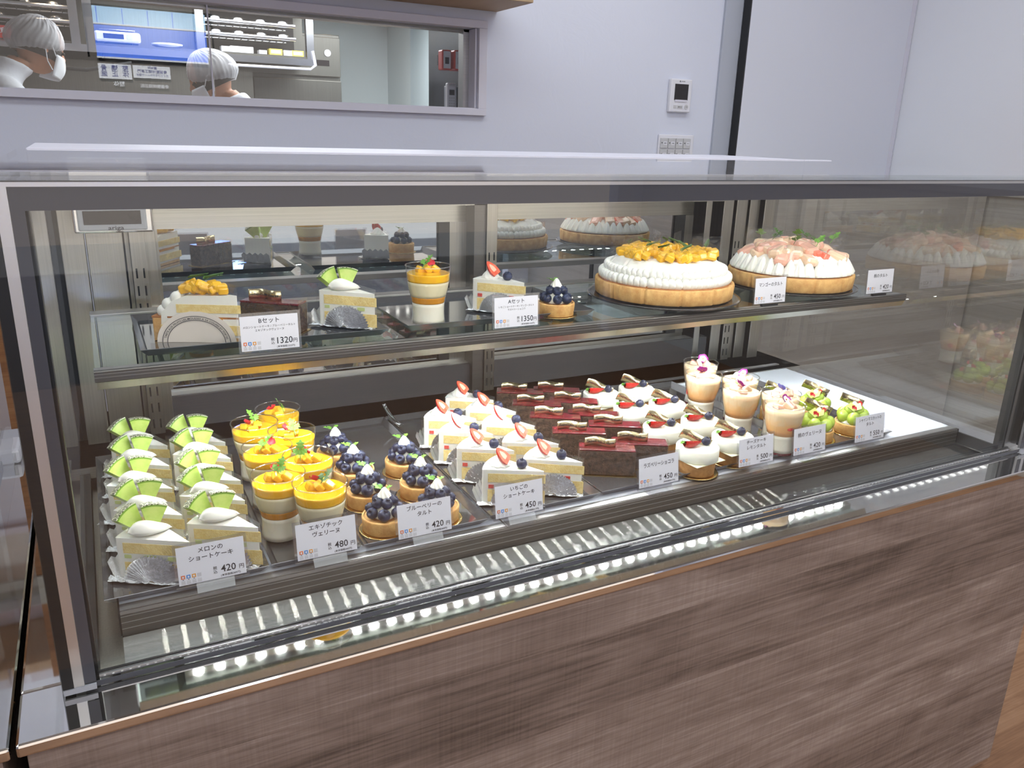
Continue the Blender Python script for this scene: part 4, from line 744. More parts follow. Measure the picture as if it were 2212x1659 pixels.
# ------------------------------------------------------------------ whole tarts, cut into twelve
def make_whole_tart(kind, label, cx, cy):
    rng = random.Random(11 if kind == 'mango' else 12); t = thing(kind + '_tart', label, 'whole tart', (cx, cy, 1.0012)); R = .132 if kind == 'mango' else .128; K = 12; H = .029
    cut = lambda a: 1 - .055 * max(0, 1 - abs(((a - .12) * K / (2 * pi) + .5) % 1 - .5) * 22)
    MB().lathe([(R * .965, 0), (R * .985, .002), (R, H * .9), (R - .002, H), (R - .008, H - .001), (R - .010, H - .004), (1e-5, H - .004)], 288, mod=lambda a, r, z: cut(a) * (1 + .004 * sin(a * 37)) if r > R * .8 else 1, cap=False).build('tart_crust', 'crust', t)
    MB().lathe([(R - .0095, H - .0035), (R - .006, H + .0006), (R - .0125, H + .0012)], 144, mod=lambda a, r, z: cut(a), cap=False).build('browned_rim', 'custard', t)
    if kind == 'mango':
        MB().lathe([(R - .012, H - .003), (R - .016, H + .012), (R - .027, H + .030), (R - .038, H + .041), (R - .044, H + .0435), (1e-5, H + .045)], 288, mod=lambda a, r, z: cut(a) if r > .03 else 1, cap=False).build('cream_dome', 'cream', t)
        m = MB()
        for row, (rr, zz, s) in enumerate(((R - .0150, H + .0085, .0125), (R - .0235, H + .0225, .0108))):
            for w in range(K):
                for j in range(5):
                    a = .12 + (w + .12 + .19 * j) * 2 * pi / K
                    for q, f in enumerate((1, .8, .6)): m.grid(8, 10, lambda u, v: (s * f * (.62 * sin(pi * u) * cos(2 * pi * v)), s * f * (.75 * sin(pi * u) * sin(2 * pi * v)), -s * f * .92 * cos(pi * u)), 0, True, Tm((rr * cos(a) + (.0026 * q) * -sin(a) + .0016 * q * cos(a), rr * sin(a) + (.0026 * q) * cos(a) + .0016 * q * sin(a), zz - .0012 * q), .55, .25, a + pi / 2))
        m.build('piped_cream', 'cream', t)
        tops = 'mango_cube'; protos = [MB().box(-.5, .5, -.5, .5, -.45, .45).build('mango_cube', 'mango', t, (0, 0, .2), bevel=.16) for _ in range(1)]
        for i in range(99):
            a = rng.uniform(0, 2 * pi); r = sqrt(rng.uniform(.2, 1)) * (R - .041); c = protos[0].copy() if i else protos[0]
            if i: COL.objects.link(c); c.parent = t
            s = rng.uniform(.0155, .0205); c.scale = (s, s * rng.uniform(.8, 1.1), s * .8); c.location = (r * cos(a), r * sin(a), H + .0475 + rng.uniform(0, .005)); c.rotation_euler = (rng.uniform(-.5, .5), rng.uniform(-.5, .5), rng.uniform(0, 3))
            if i < 1: c.modifiers['bevel'].width = .2
        for i in range(9):
            a = -2.6 + i * .7; r = (R - .05) * (.55 + .35 * (i % 2)); m = MB(); thyme(m, Tm((0, 0, 0), 0, -.35, 0), .03); m.build('thyme_sprig', 'herbd', t, (r * cos(a), r * sin(a), H + .058), (0, 0, a + 1.2 + .8 * (i % 3)))
    else:
        MB().lathe([(R - .012, H - .003), (R - .02, H + .012), (R - .034, H + .028), (R - .055, H + .04), (1e-5, H + .046)], 144, mod=lambda a, r, z: cut(a) if r > .03 else 1, cap=False).build('cream_dome', 'cream', t)
        for w in range(K):
            for j in range(3):
                a = .12 + (w + .19 + .31 * j) * 2 * pi / K; m = MB(); swirl(m, .0142, .034, T=Tm((0, 0, 0)), ribs=9, twist=.5, depth=.1, n=36) if not (w or j) else None
                if not (w or j): kiss = m.build('cream_kiss', 'cream', t); c = kiss
                else: c = kiss.copy(); COL.objects.link(c); c.parent = t
                c.location = ((R - .0165) * cos(a), (R - .0165) * sin(a), H + .0005); c.rotation_euler = (0, -.18, a)
        shapes = []
        for i in range(84):
            a = rng.uniform(0, 2 * pi); q = rng.uniform(0, 1); r = sqrt(q) * (R - .031); mt = ('peach', 'peachp', 'peach', 'peachp', 'grapefruit')[i % 5]; nm = 'fruit_cube' if i % 5 == 4 else 'peach_chunk'
            if i < 5: c = chunk(t, nm, mt, (0, 0, 0), 1, (0, 0, 0), (1.5, .95, .62) if nm == 'peach_chunk' else (1, .9, .8), .26 if nm == 'peach_chunk' else .12); shapes.append(c)
            else: c = shapes[i % 5].copy(); COL.objects.link(c); c.parent = t
            s = rng.uniform(.023, .031) if nm == 'peach_chunk' else rng.uniform(.013, .017); c.scale = (s, s, s); zz = H + .016 + .036 * (1 - (r / (R - .02)) ** 2.2) ** .8
            c.location = (r * cos(a), r * sin(a), zz + rng.uniform(0, .005)); tl = .75 * (r / R) ** 2; c.rotation_euler = (rng.uniform(-.3, .3), tl + rng.uniform(-.3, .3), a)
        for i in range(9):
            a = -2.4 + i * .62; r = (R - .05) * (.6 + .35 * (i % 2)); m = MB(); sprig(m, Tm((0, 0, 0), 0, -.5, 0), .0165, .016); m.build('chervil_sprig', 'herb' if i % 2 else 'herbd', t, (r * cos(a), r * sin(a), H + .057), (0, 0, a + .5 + 1.4 * (i % 3)))
    m = MB()
    for w in range(0, K):
        a = .12 + w * 2 * pi / K; m.grid(4, 3, lambda u, v: ((R - .085 + .06 * u) * cos(a), (R - .085 + .06 * u) * sin(a), H + .045 + .036 * v))
    m.build('divider_film', 'film', t)
    return t
def make_mango_slice(label):
    rng = random.Random(21); t = thing('mango_tart_slice', label, 'cake slice', (.292, .356, .9955), rad(-41)); L, hf = .122, rad(15)
    m = MB(); wedge(m, L, .0005, .034, half=hf); m.build('tart_crust', 'crust', t, bevel=.002)
    wedge(MB(), L, .0335, .0362, 0, -.0003, .0, half=hf).build('browned_rim', 'custard', t)
    m = MB()
    prof = [(L - .012, .014), (L - .014, .040), (L - .03, .058), (L - .05, .066), (.0, .068)]
    pts = []
    for r, z in prof: pts.append([(-r * cos(-hf + 2 * hf * j / 6), -r * sin(-hf + 2 * hf * j / 6), z) for j in range(7)])
    base = [[(p[0], p[1], .006) for p in pts[0]]]; rows = base + pts; vs = [p for r in rows for p in r]; n = 7
    m.add(vs, [(i * n + j, i * n + j + 1, (i + 1) * n + j + 1, (i + 1) * n + j) for i in range(len(rows) - 1) for j in range(6)], 0, True)
    for s, j in ((-1, 0), (1, 6)):
        side = [r[j] for r in rows]; tipb = (0, 0, .006); m.add(side + [tipb], [tuple(range(len(side) + 1))], 0)
    m.v = [(x, y * 1.012, z) for x, y, z in m.v]; m.build('cream_dome', 'cream', t)
    wedge(MB(), L, .042, .054, 0, -.0012, .036, half=hf).build('upper_sponge', 'sponge', t); wedge(MB(), L, .010, .024, 0, -.0016, .012, half=hf).build('lower_sponge', 'sponge', t)
    m = MB()
    for s in (-1, 1): m.box(-.030, .030, -.0012, .0012, -.002, .002, 0, Tm((-.052 * cos(hf), s * .0535 * sin(hf), .033), 0, 0, -s * hf))
    m.build('mango_filling', 'mangosauce', t)
    m = MB()
    for j in range(4):
        for q, (rr, zz) in enumerate(((L - .013, .043), (L - .021, .053), (L - .034, .063))):
            a = (j - 1.5) * hf * .5; 
            for z_, f in enumerate((1, .8, .6)): m.grid(8, 10, lambda u, v: (.0095 * f * .62 * sin(pi * u) * cos(2 * pi * v), .0095 * f * .8 * sin(pi * u) * sin(2 * pi * v), -.0095 * f * .92 * cos(pi * u)), 0, True, Tm((-rr * cos(a) - .0016 * z_, -rr * sin(a) + .002 * z_, zz - .001 * z_), .5, .2, a + pi / 2))
    m.build('piped_cream', 'cream', t)
    pr = MB().box(-.5, .5, -.5, .5, -.45, .45).build('mango_cube', 'mango', t, bevel=.2)
    for i in range(16):
        c = pr if not i else pr.copy()
        if i: COL.objects.link(c); c.parent = t
        x = -.022 - .056 * (i / 15); s = rng.uniform(.0135, .018); c.scale = (s, s, s * .8); c.location = (x, rng.uniform(-.6, .6) * abs(x) * math.tan(hf), .074 + (i % 3) * .003); c.rotation_euler = (rng.uniform(-.5, .5), rng.uniform(-.5, .5), rng.uniform(0, 3))
    for i in range(2): m = MB(); thyme(m, Tm((0, 0, 0), 0, -.2, 0), .03); m.build('thyme_sprig', 'herbd', t, (-.075 + .024 * i, -.004, .085), (0, 0, .3 + .5 * i))
    a = hf; T = Tm((-L * .47 * cos(a), -L * .47 * sin(a) - .004, .0), 0, 0, a); m = MB(); N = 28; r = .056
    m.add([(0, 0, 0)] + [(r * -cos(pi * i / N), -.004 + .003 * sin(pi * i / N), r * .8 * sin(pi * i / N) * (1 + (.015 if i % 2 else 0))) for i in range(N + 1)], [(0, i + 1, i + 2) for i in range(N)], 0, False, T)
    dl = m.build('paper_doily', 'doily', t, thick=.0004)
    m = MB()
    for rr, w in ((.0475, .0009), (.0405, .0009)): m.grid(40, 1, lambda u, v: ((rr + w * v) * -cos(pi * u), -.0052 + .003 * sin(pi * u), (rr + w * v) * .8 * sin(pi * u)), 0, True, T)
    m.build('printed_line', 'ink', dl)
    me = text_mesh('TARTE AUX FRUITS LES MOUSSES A SA COUPES ET TORTES', .006); xs = [v.co.x for v in me.vertices]; w0, w1 = min(xs), max(xs)
    for v in me.vertices:
        th = pi * (.06 + .88 * (v.co.x - w0) / (w1 - w0)); rr = .044 + v.co.y * .75; v.co = T @ Vector((rr * -cos(th), -.0056 + .003 * sin(th), rr * .8 * sin(th)))
    me.materials.clear(); me.materials.append(M['ink']); q = bpy.data.objects.new('lettering', me); COL.objects.link(q); q.parent = dl
    m = MB()
    for s in (-1, 1): m.grid(12, 5, lambda u, v: (-(L + .004) * u * cos(hf), s * ((L + .004) * u * sin(hf) + .0022 + .0007 * sin(9 * u + 5 * v)), .003 + .08 * v))
    m.build('film_wrap', 'film', t); return t
# ------------------------------------------------------------------ trays and plates
def tray(label, x0, x1, y0, y1, z, rim=.011, lip=.010, low_front=True, mt='tray'):
    t = thing('display_tray', label, 'tray', ((x0 + x1) / 2, (y0 + y1) / 2, z)); a, b = (x1 - x0) / 2, (y1 - y0) / 2; m = MB()
    MB().box(-a + lip, a - lip, -b + lip, b - lip, .0004, .0022).build('tray_floor', mt, t)
    vs = []
    for k, (e, zz) in enumerate(((lip, .0004), (0, rim), (-.0005, rim - .0006), (lip - .001, -.0002))): vs += [(-a + e, -b + e, zz), (a - e, -b + e, zz), (a - e, b - e, zz), (-a + e, b - e, zz)]
    m.add(vs, [(k * 4 + i, k * 4 + (i + 1) % 4, (k + 1) * 4 + (i + 1) % 4, (k + 1) * 4 + i) for k in range(3) for i in range(4)], 0)
    m.build('tray_rim', 'traysilver' if mt != 'tray' else 'trayrim', t); return t
# ------------------------------------------------------------------ lower shelf: trays, then rows of pastries
LZ, PZ = .7438, .7462
for lb, x0, x1, y0, y1 in (('black tray under the melon shortcakes at the left end', .084, .272, .128, .597), ('black mirror tray under the orange mango cups', .276, .394, .129, .597), ('black mirror tray under the blueberry tarts', .398, .584, .130, .597),
                           ('black tray with silver rim under the strawberry shortcakes', .588, .782, .136, .597), ('black tray under the raspberry chocolate cakes', .786, .962, .138, .597), ('black tray under the lemon cheesecake tarts', .966, 1.136, .139, .590),
                           ('black tray under the peach cups', 1.140, 1.264, .139, .570), ('black tray under the green grape tarts at the right end', 1.268, 1.462, .137, .520)):
    tray(lb, x0, x1, y0, y1, LZ)
ORD = ['frontmost', 'second from the front', 'third from the front', 'fourth from the front', 'rearmost']
def where(i, n, side):
    o = ORD[i] if i < n - 1 else 'rearmost'
    return f'{o} in the {side} column'
def rows(first, make, cols, noun, group, rz=0, jit=(0, 0), **k):
    """cols: list of (side name, [(x, y) from the front]); builds one, copies the rest"""
    proto = first
    for side, pts in cols:
        for i, (x, y) in enumerate(pts):
            lb = f'{noun}, {where(i, len(pts), side)}'; z = (PZ if len(k.get('z', ())) == 0 else k['z'][0]); a = rz + random.uniform(-1, 1) * jit[0]
            if proto is None: proto = make(lb, group); proto.location = (x, y, z); proto.rotation_euler = (0, 0, a)
            else: copy_tree(proto, None, (x, y, z), a, lb)['group'] = group
    return proto
g = 'melon shortcakes on the left tray'
pm = rows(None, make_melon_slice, (('left', [(.183, .140), (.183, .218), (.180, .308), (.184, .392), (.189, .476)]), ('right', [(.2655, .143), (.264, .229), (.270, .297), (.270, .385), (.273, .456)])), 'melon shortcake slice on the left tray', g, rad(-48), (.05,))
# mango cups: four garnish variants, copied
g = 'mango cups on the mirror tray'
L7 = [(.306, .213, 'frontmost in the left column', 1), (.350, .163, 'frontmost of all the mango cups', 3), (.312, .316, 'second from the front in the left column', 0), (.358, .259, 'second from the front in the right column', 2), (.3135, .423, 'rearmost in the left column', 1), (.3594, .3675, 'third from the front in the right column', 0), (.361, .4765, 'rearmost of all the mango cups', 2)]
mv = {}
for x, y, w, kd in L7:
    lb = f'layered mango cup with chervil, {w}'
    if kd not in mv: mv[kd] = make_mango_verrine(lb, g, kd); mv[kd].location = (x, y, PZ)
    else: copy_tree(mv[kd], None, (x, y, PZ), .4 * y * 10, lb)
g = 'blueberry tarts on the mirror tray'
pb = rows(None, make_blueberry_tart, (('left', [(.4433, .1785), (.4461, .2654), (.4505, .3514), (.446, .4378)]), ('right', [(.5225, .1765), (.5298, .2622), (.5374, .3543)])), 'blueberry tart on a gold disc', g, 0, (.5,))
g = 'strawberry shortcakes on the silver-rimmed tray'
ps = rows(None, make_strawberry_slice, (('left', [(.686, .150), (.683, .240), (.684, .319), (.689, .398)]), ('right', [(.7585, .155), (.763, .236), (.768, .326), (.772, .404), (.764, .480)])), 'strawberry shortcake slice with a blueberry', g, rad(-48), (.04,))
g = 'raspberry chocolate cakes'
pc = rows(None, make_choc_slice, (('left', [(.845, .216), (.843, .302), (.844, .386), (.8475, .462), (.853, .541)]), ('right', [(.911, .216), (.921, .305), (.916, .369), (.923, .449), (.926, .520)])), 'raspberry chocolate cake with gold strip', g, rad(-29), (.03,))
g = 'lemon cheesecake tarts'
pq = rows(None, make_cheese_tart, (('left', [(.9885, .156), (.992, .2547), (1.002, .363), (.9965, .4617)]), ('right', [(1.078, .1685), (1.0789, .255), (1.0806, .356), (1.0837, .463)])), 'white cheesecake tart with half strawberry', g, 0, (.12,))
g = 'peach cups with edible flowers'
for i, (x, y, w) in enumerate(((1.183, .157, 'frontmost in the left column'), (1.1777, .261, 'second from the front in the left column'), (1.1726, .364, 'rearmost in the left column'), (1.228, .211, 'frontmost in the right column, with blue flower'), (1.2289, .320, 'second from the front in the right column'), (1.2225, .4317, 'rearmost in the right column'))):
    lb = f'peach cup, {w}'
    if i in (0, 3): q = make_peach_verrine(lb, g, 4 if i == 3 else 0); q.location = (x, y, PZ); p0 = q if i == 0 else p0
    else: copy_tree(p0, None, (x, y, PZ), i * 1.1, lb)
g = 'green grape tarts on the right tray'
t = make_grape_tart('green grape tart with red petals, frontmost on the right tray', g); t.location = (1.306, .186, PZ)
copy_tree(t, None, (1.402, .184, PZ), .25, 'green grape tart nearest the right end of the tray'); copy_tree(t, None, (1.392, .272, PZ), -.1, 'green grape tart at the back right of the tray'); copy_tree(t, None, (1.318, .300, PZ), .1, 'green grape tart half hidden behind the peach cups')

# ------------------------------------------------------------------ upper glass shelf
UZ = .9874
tray('black mirror tray of the set with the mango tart slice on the glass shelf', .160, .505, .330, .560, UZ); tray('black mirror tray with a single mango cup on the glass shelf', .540, .884, .338, .560, UZ)
UP = UZ + .0024
make_mango_slice('mango tart slice with paper doily at the left end of the glass shelf').location = (.292, .358, UP)
copy_tree(pc, None, (.353, .416, UP), rad(-38), 'single raspberry chocolate cake on the upper glass shelf')['group'] = 'single cakes on the glass shelf'
copy_tree(pm, None, (.496, .362, UP), rad(-58), 'single melon shortcake slice on the upper glass shelf')['group'] = 'single cakes on the glass shelf'
copy_tree(ps, None, (.764, .374, UP), rad(-62), 'single strawberry shortcake slice on the upper glass shelf')['group'] = 'single cakes on the glass shelf'
copy_tree(pb, None, (.819, .360, UP), .4, 'single blueberry tart on the upper glass shelf')['group'] = 'single cakes on the glass shelf'
q = make_mango_verrine('single layered mango cup on the upper glass shelf', 'single cakes on the glass shelf', 0); q.location = (.585, .366, UP)
for lb, x, y, r in (('round dark plate under the whole mango tart', 1.087, .408, .1465), ('round dark plate under the whole peach tart', 1.424, .412, .138)):
    t = thing('cake_plate', lb, 'plate', (x, y, UZ)); MB().lathe([(.06, 0), (.065, .0), (.068, .005), (r - .004, .009), (r, .0118), (r - .0008, .0135), (r - .006, .0125), (1e-5, .0125)], 96, cap=False).lathe([(1e-5, .0), (.06, 0)], 48, cap=False).build('plate_body', 'plate', t)
make_whole_tart('mango', 'whole mango tart cut into slices on the glass shelf', 1.087, .408)
make_whole_tart('peach', 'whole peach tart cut into slices at the right of the glass shelf', 1.424, .412)

# ------------------------------------------------------------------ price cards
def price_card(label, x, y, z, lines, price, net, upper=False, sub=(), block=True, clip=False):
    t = thing('price_card', label, 'price card', (x, y, z), 0, 'price cards in the showcase'); tilt = rad(-4 if upper else -8); h0 = .002 if upper else .010
    sl = MB().box(-.0425, .0425, -.0007, .0007, 0, .0555).build('clear_sleeve', 'acrylic', t, (0, 0, h0), (tilt, 0, 0))
    pp = MB().box(-.039, .039, -.0011, -.0008, .0035, .0515).build('card', 'paper', t, (0, 0, h0), (tilt, 0, 0)); F = -.0013
    if sub:
        text(lines[0], .0082, 'ink', pp, (0, F, .0440))
        for i, s_ in enumerate(sub): text(s_, .0036, 'ink', pp, (0, F, .0362 - .0050 * i), sx=1.0)
    elif len(lines) == 1: text(lines[0], .0085, 'ink', pp, (0, F, .0385), sx=min(1, 7.2 / len(lines[0])))
    else:
        for i, s_ in enumerate(lines): text(s_, .0075, 'ink', pp, (0, F, .0440 - .0096 * i), sx=min(1, 8.2 / max(6, len(s_))))
    text(price, .0125, 'ink', pp, (.0185, F, .0148), sx=.95); text('円', .0066, 'ink', pp, (.0338, F, .0135)); text('税\n込', .0048, 'ink', pp, (.0030, F, .0148), leading=1.0); text(f'(本体価格{net}円)', .0033, 'ink', pp, (.0205, F, .0066))
    for i, mt in enumerate(('orange', 'blue', 'amber', 'grey', 'grey', 'grey', 'grey', 'grey')):
        cx, cz = -.034 + .0062 * (i % 4), .0138 - .0068 * (i // 4); ic = MB().box(cx - .0023, cx + .0023, -.00135, -.0011, cz - .0023, cz + .0023).build('allergen_icon', mt, pp, bevel=.0007)
        if i < 3: MB().box(cx - .001, cx + .001, -.0015, -.00134, cz - .0012, cz + .001).build('icon_mark', 'paper', ic); MB().box(cx - .0008, cx + .0008, -.0013, -.0011, cz - .0038, cz - .0031).build('icon_caption', 'ink', ic)
    if block: MB().prism([(-.009, 0), (.012, 0), (.012, .003), (.002, .0135), (-.002, .0135), (-.009, .004)], -.022, .022, 0, Matrix(((0, 0, 1, 0), (1, 0, 0, 0), (0, 1, 0, 0), (0, 0, 0, 1)))).build('clear_stand', 'acrylic', t, (.002, 0, 0))
    elif clip: MB().box(-.02, .02, -.003, .003, 0, .004).build('black_clip', 'black', t)
CY, CZ = .1185, .7437
price_card('white price card for the melon shortcakes, 420 yen', .204, CY, CZ, ('メロンの', 'ショートケーキ'), '420', '389'); price_card('white price card for the mango cups, 480 yen', .3455, CY, CZ, ('エキゾチック', 'ヴェリーヌ'), '480', '445')
price_card('white price card for the blueberry tarts, 420 yen', .4815, CY, CZ, ('ブルーベリーの', 'タルト'), '420', '389'); price_card('white price card for the strawberry shortcakes, 450 yen', .6285, CY, CZ, ('いちごの', 'ショートケーキ'), '450', '417')
price_card('white price card for the raspberry chocolate cakes, 450 yen', .8815, CY, CZ, ('ラズベリーショコラ',), '450', '417'); price_card('white price card for the lemon cheesecake tarts, 500 yen', 1.089, CY, CZ, ('チーズケーキ', 'レモンタルト'), '500', '463')
price_card('white price card for the peach cups, 420 yen', 1.2165, CY, CZ, ('桃のヴェリーヌ',), '420', '389'); price_card('white price card for the green grape tarts, 550 yen', 1.373, CY, CZ, ('シャインマスカットの', 'タルト'), '550', '510')
price_card('white price card for cake set B, 1320 yen', .3225, .2925, .9876, ('Bセット',), '1320', '1222', True, ('メロンショートケーキ / ブルーベリータルト', 'エキゾチックヴェリーヌ'), False); price_card('white price card for cake set A, 1350 yen', .7065, .2925, .9876, ('Aセット',), '1350', '1250', True, ('いちごショートケーキ / マンゴータルト', 'ラズベリーショコラ'), False)
price_card('white price card for the whole mango tart, 450 yen', 1.252, .2925, .9876, ('マンゴーのタルト',), '450', '417', True, (), False, True); price_card('white price card for the whole peach tart, 420 yen', 1.5585, .2925, .9876, ('桃のタルト',), '420', '389', True, (), False, True)
# bent strip of metal film standing at the back of the blueberry tray
o = MB().grid(6, 8, lambda u, v: (.012 * (u - .5) * (1 - .4 * v), .05 * v, .002 + .030 * v * v + .004 * (u - .5) ** 2)).build('metal_strip', 'traysilver', None, (.595, .53, .7555), (0, 0, .35), thick=.0006)
ident(o, 'bent shiny metal strip at the back of the blueberry tray', 'strip')

# ------------------------------------------------------------------ second showcase at the left edge
t = thing('side_showcase', 'second glass showcase standing against the left side of the cake showcase', 'showcase', (-.5, .4, 0))
p_ = lambda mb, n, m, **k: mb.build(n, m, t, world=True, **k)
p_(MB().box(-1.2, -.012, -.052, .86, .024, .7112), 'front_cabinet', 'panelwood'); p_(MB().box(-1.21, -.004, -.055, .9, .7112, .7254), 'base_deck', 'deck', bevel=.003); p_(MB().box(-1.18, -.03, -.03, .84, 0, .024), 'toe_kick', 'black')
p_(MB().box(-.058, -.0365, 0, .69, .7256, 1.2375), 'side_glass', 'winglass'); p_(MB().box(-.0605, -.058, 0, .69, .7256, .735), 'gasket', 'black')
p_(MB().box(-1.15, -.03, .69, .76, .7256, .752), 'rear_base_frame', 'trimw', bevel=.006); p_(MB().box(-1.15, -.03, .80, .82, .752, 1.0), 'rear_board', 'oakbrown'); p_(MB().box(-1.15, -.03, .795, .82, 1.0, 1.06), 'upper_board', 'taupe'); p_(MB().box(-1.15, -.03, .80, .82, 1.06, 1.23), 'top_board', 'oakbrown'); p_(MB().box(-1.17, -.03, -.004, .83, 1.2375, 1.2455), 'top_glass', 'glass')

# ------------------------------------------------------------------ two cooks in the kitchen
def ring_loft(mb, rings, n=20, mi=0):
    """rings: (centre, rx, ry, tilt about x, tilt about y)"""
    vs = []
    for c, rx, ry, tx, ty in rings:
        Tn = Tm(c, tx, ty, 0)
        vs += [Tn @ Vector((rx * cos(2 * pi * j / n), ry * sin(2 * pi * j / n), 0)) for j in range(n)]
    m = len(rings); mb.add(vs, [(i * n + j, i * n + (j + 1) % n, (i + 1) * n + (j + 1) % n, (i + 1) * n + j) for i in range(m - 1) for j in range(n)], mi, True)
    mb.add(vs[:n], [tuple(range(n - 1, -1, -1))], mi, True); mb.add(vs[-n:], [tuple(range(n))], mi, True)
def cook(label, x, y, face, lean, nod, H):
    """standing figure facing local +x, then turned by face; lean bends the trunk forward, nod tips the head"""
    t = thing('person', label, 'person', (x, y, 0), face); b = MB(); S = H / 1.6
    hip = Vector((0, 0, .84 * S)); up = Vector((sin(lean), 0, cos(lean))); fw = Vector((cos(lean), 0, -sin(lean))); P = lambda u, f=0, s=0: hip + up * (u * S) + fw * (f * S) + Vector((0, s * S, 0))
    trunk = [(P(-.06), .09 * S, .13 * S, 0, lean), (P(.0), .105 * S, .165 * S, 0, lean), (P(.12), .092 * S, .142 * S, 0, lean), (P(.26), .108 * S, .16 * S, 0, lean), (P(.38), .105 * S, .175 * S, 0, lean), (P(.45), .075 * S, .15 * S, 0, lean), (P(.49), .05 * S, .07 * S, 0, lean), (P(.53, .02), .047 * S, .05 * S, 0, lean), (P(.58, .045), .046 * S, .047 * S, 0, lean)]
    ring_loft(b, trunk)
    hc = P(.66, .085); hu = Vector((sin(nod), 0, cos(nod))); hf = Vector((cos(nod), 0, -sin(nod))); hs = Vector((0, 1, 0)); A, B, Cc = .095, .075, .114
    def head(u, v):
        th, ph = pi * v, 2 * pi * u; d = Vector((sin(th) * cos(ph), sin(th) * sin(ph), -cos(th))); r = Vector((d.x * A, d.y * B, d.z * Cc))
        if d.z < 0: r.y *= 1 - .28 * d.z * d.z; r.x *= 1 - .12 * d.z * d.z
        g = lambda a, z, wa, wz: math.exp(-((ph if ph < pi else ph - 2 * pi) - a) ** 2 / wa - (d.z - z) ** 2 / wz)
        r.x += (.020 * g(0, -.12, .03, .03) + .006 * g(0, -.5, .12, .012) + .008 * g(0, -.85, .2, .03) - .009 * (g(.42, .05, .03, .014) + g(-.42, .05, .03, .014))) * S
        return hc + hf * r.x + hs * r.y + hu * r.z
    b.grid(40, 28, head)
    for s in (-1, 1):
        ec = hc + hs * s * B * .98 - hu * .008 * S; b.ball(.024 * S, (0, 0, 0), 12, 8, 0, (.65, .35, 1.15), Matrix.Translation(ec))
        sh, el, wr = P(.40, .0, .17 * s), P(.16, .12, .235 * s), P(.10, .36, .13 * s)
        b.tube([P(.42, 0, .10 * s), sh, sh.lerp(el, .5), el, el.lerp(wr, .5), wr], [.055 * S, .052 * S, .045 * S, .038 * S, .034 * S, .026 * S], 14)
        pw = wr + fw * .045 * S; b.tube([wr, pw, pw + fw * .04 * S], [(.026 * S, .022 * S), (.04 * S, .016 * S), (.038 * S, .013 * S)], 12)
        for k in range(4):
            q0 = pw + fw * .036 * S + hs * (.027 - .018 * k) * S; ln = (.062, .072, .068, .05)[k] * S
            b.tube([q0, q0 + fw * ln * .45 - up * .004 * S, q0 + fw * ln * .75 - up * .018 * S, q0 + fw * ln * .85 - up * .034 * S], [.0085 * S, .008 * S, .0075 * S, .006 * S], 8)
        q0 = pw - fw * .015 * S - hs * s * .028 * S; b.tube([q0, q0 + fw * .025 * S - hs * s * .018 * S - up * .006 * S, q0 + fw * .05 * S - hs * s * .02 * S - up * .018 * S], [.011 * S, .0095 * S, .0075 * S], 8)
        hp = P(-.03, 0, .085 * s); kn, an = Vector((.02, .09 * s, .45)) * S, Vector((-.01, .095 * s, .09)) * S
        b.tube([hp, hp.lerp(kn, .5), kn, kn.lerp(an, .4), an, Vector((-.01, .095 * s, .03)) * S], [.09 * S, .078 * S, .056 * S, .054 * S, .036 * S, .036 * S], 14); b.tube([Vector((-.06, .095 * s, .035)) * S, Vector((.06, .1 * s, .04)) * S, Vector((.15, .105 * s, .028)) * S], [.034 * S, .04 * S, .024 * S], 12)
    o = b.build('body', 'skin', t); r = o.modifiers.new('one_surface', 'REMESH'); r.mode = 'VOXEL'; r.voxel_size = .0075; r.use_smooth_shade = True; sm = o.modifiers.new('soft', 'SMOOTH'); sm.iterations = 3; sm.factor = .4
    # clothing
    c = MB(); ring_loft(c, [(P(-.28), .13 * S, .185 * S, 0, lean * .6)] + [(p, rx * 1.16, ry * 1.12, a, e) for p, rx, ry, a, e in trunk[1:6]] + [(P(.485), .066 * S, .085 * S, 0, lean), (P(.52, .012), .062 * S, .067 * S, 0, lean), (P(.56, .03), .066 * S, .068 * S, 0, lean)])
    for s in (-1, 1):
        sh, el, wr = P(.40, .0, .17 * s), P(.16, .12, .235 * s), P(.10, .33, .14 * s); c.tube([P(.42, 0, .09 * s), sh, sh.lerp(el, .5), el, el.lerp(wr, .6), wr], [.07 * S, .068 * S, .06 * S, .052 * S, .046 * S, .042 * S], 16)
    o = c.build('white_coat', 'coat', t); r = o.modifiers.new('one_surface', 'REMESH'); r.mode = 'VOXEL'; r.voxel_size = .012; r.use_smooth_shade = True; sm = o.modifiers.new('soft', 'SMOOTH'); sm.iterations = 6
    c = MB()
    for s in (-1, 1):
        hp = P(-.03, 0, .085 * s); kn, an = Vector((.02, .09 * s, .45)) * S, Vector((-.01, .095 * s, .10)) * S; c.tube([hp, hp.lerp(kn, .5), kn, an], [.1 * S, .088 * S, .068 * S, .055 * S], 14)
    c.build('trousers', 'trouser', t)
    loc = lambda a, s, z: hc + hf * a + hs * s + hu * z
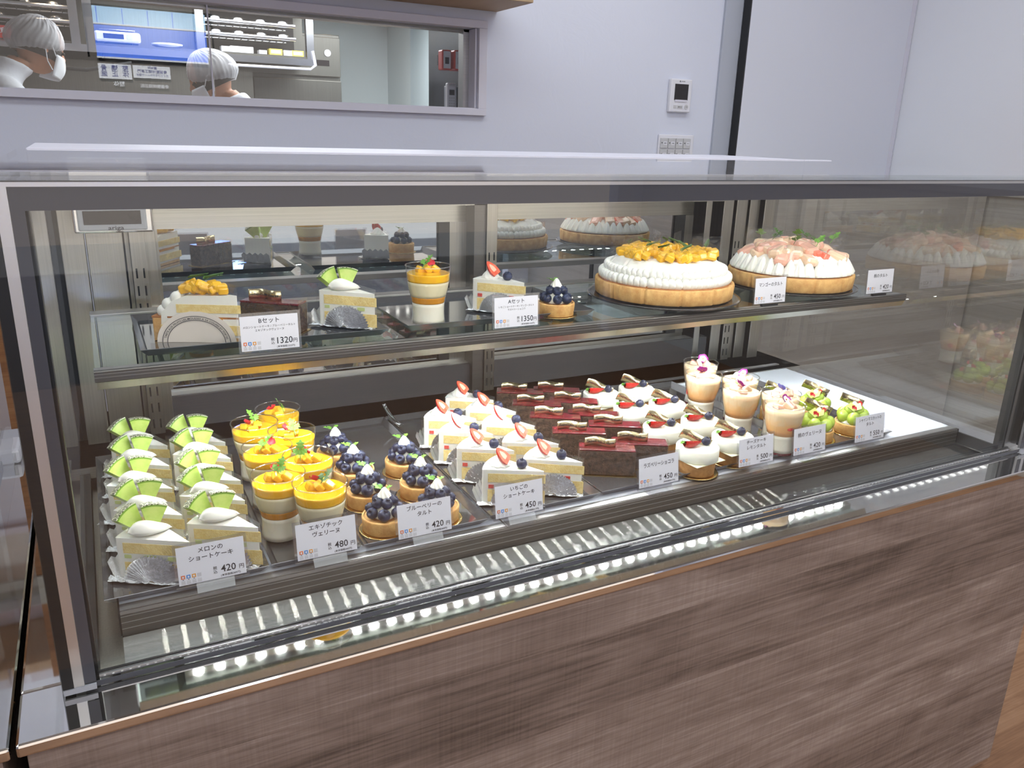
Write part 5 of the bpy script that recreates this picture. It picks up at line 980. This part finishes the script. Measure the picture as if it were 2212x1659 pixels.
    hr = MB(); hr.grid(28, 12, lambda u, v: loc((A * 1.03 + .006) * sin(pi * .58 * v) * cos(2 * pi * u) - .012, (B * 1.03 + .006) * sin(pi * .62 * v) * sin(2 * pi * u), Cc * 1.05 * cos(pi * .62 * v))); hr.build('hair', 'hair', t)
    def cap(u, v):
        a = 2 * pi * u; th = pi * (.50 + .14 * (.5 - .5 * cos(a)) ** .7) * v; back = .5 - .5 * cos(a); pl = 1 + (.016 * sin(34 * a + 3 * sin(9 * v)) + .022 * sin(13 * a + 9 * v)) * sin(pi * v) ** .6; ex = (1.13 + .26 * back * sin(th) ** 2) * pl
        ed = 1 - .18 * max(0, v - .86) / .14
        return loc(A * ex * ed * sin(th) * cos(a) - .012 * S, B * (1.22 * pl) * ed * sin(th) * sin(a), Cc * 1.14 * pl * cos(th) + .004)
    MB().grid(136, 20, cap).build('hair_net', 'net', t)
    mk = MB(); mk.grid(14, 10, lambda u, v: loc(A * (1.10 + .16 * sin(pi * v) * sin(pi * u)) * cos(1.1 * (u - .5) * 2) , B * 1.12 * sin(1.1 * (u - .5) * 2), Cc * (-.12 - .86 * v))); mk.build('face_mask', 'mask', t, thick=.002)
    e = MB()
    for s in (-1, 1):
        e.tube([loc(A * .48, s * B * 1.0, -.02 * S), loc(A * .2, s * B * 1.1, .01 * S), loc(-.002, s * B * 1.12, .022 * S)], .0022, 6); e.tube([loc(A * .46, s * B * 1.0, -.075 * S), loc(A * .15, s * B * 1.08, -.05 * S), loc(-.004, s * B * 1.1, -.01 * S)], .0022, 6)
    e.build('ear_loop', 'mask', t)
    ey = MB()
    for s in (-1, 1): ey.ball(.0085 * S, (0, 0, 0), 10, 8, 0, (.6, 1.3, .7), Matrix.Translation(loc(A * .90, s * .031 * S, .006)))
    ey.build('eyes', 'hair', t); return t
cook('person in hair net and white coat leaning right at the window left', -.37, 3.46, rad(22), .45, .34, 1.82)
cook('person in hair net and mask facing left beside the dark bay', 1.06, 3.52, rad(176), .38, .45, 1.68)
ident(MB().box(-.9, 1.5, 3.98, 4.3, .80, .84).box(-.88, -.84, 4.0, 4.28, 0, .8).box(1.44, 1.48, 4.0, 4.28, 0, .8).build('steel_worktable', 'rack', bevel=.004), 'steel worktable behind the two cooks', 'table')
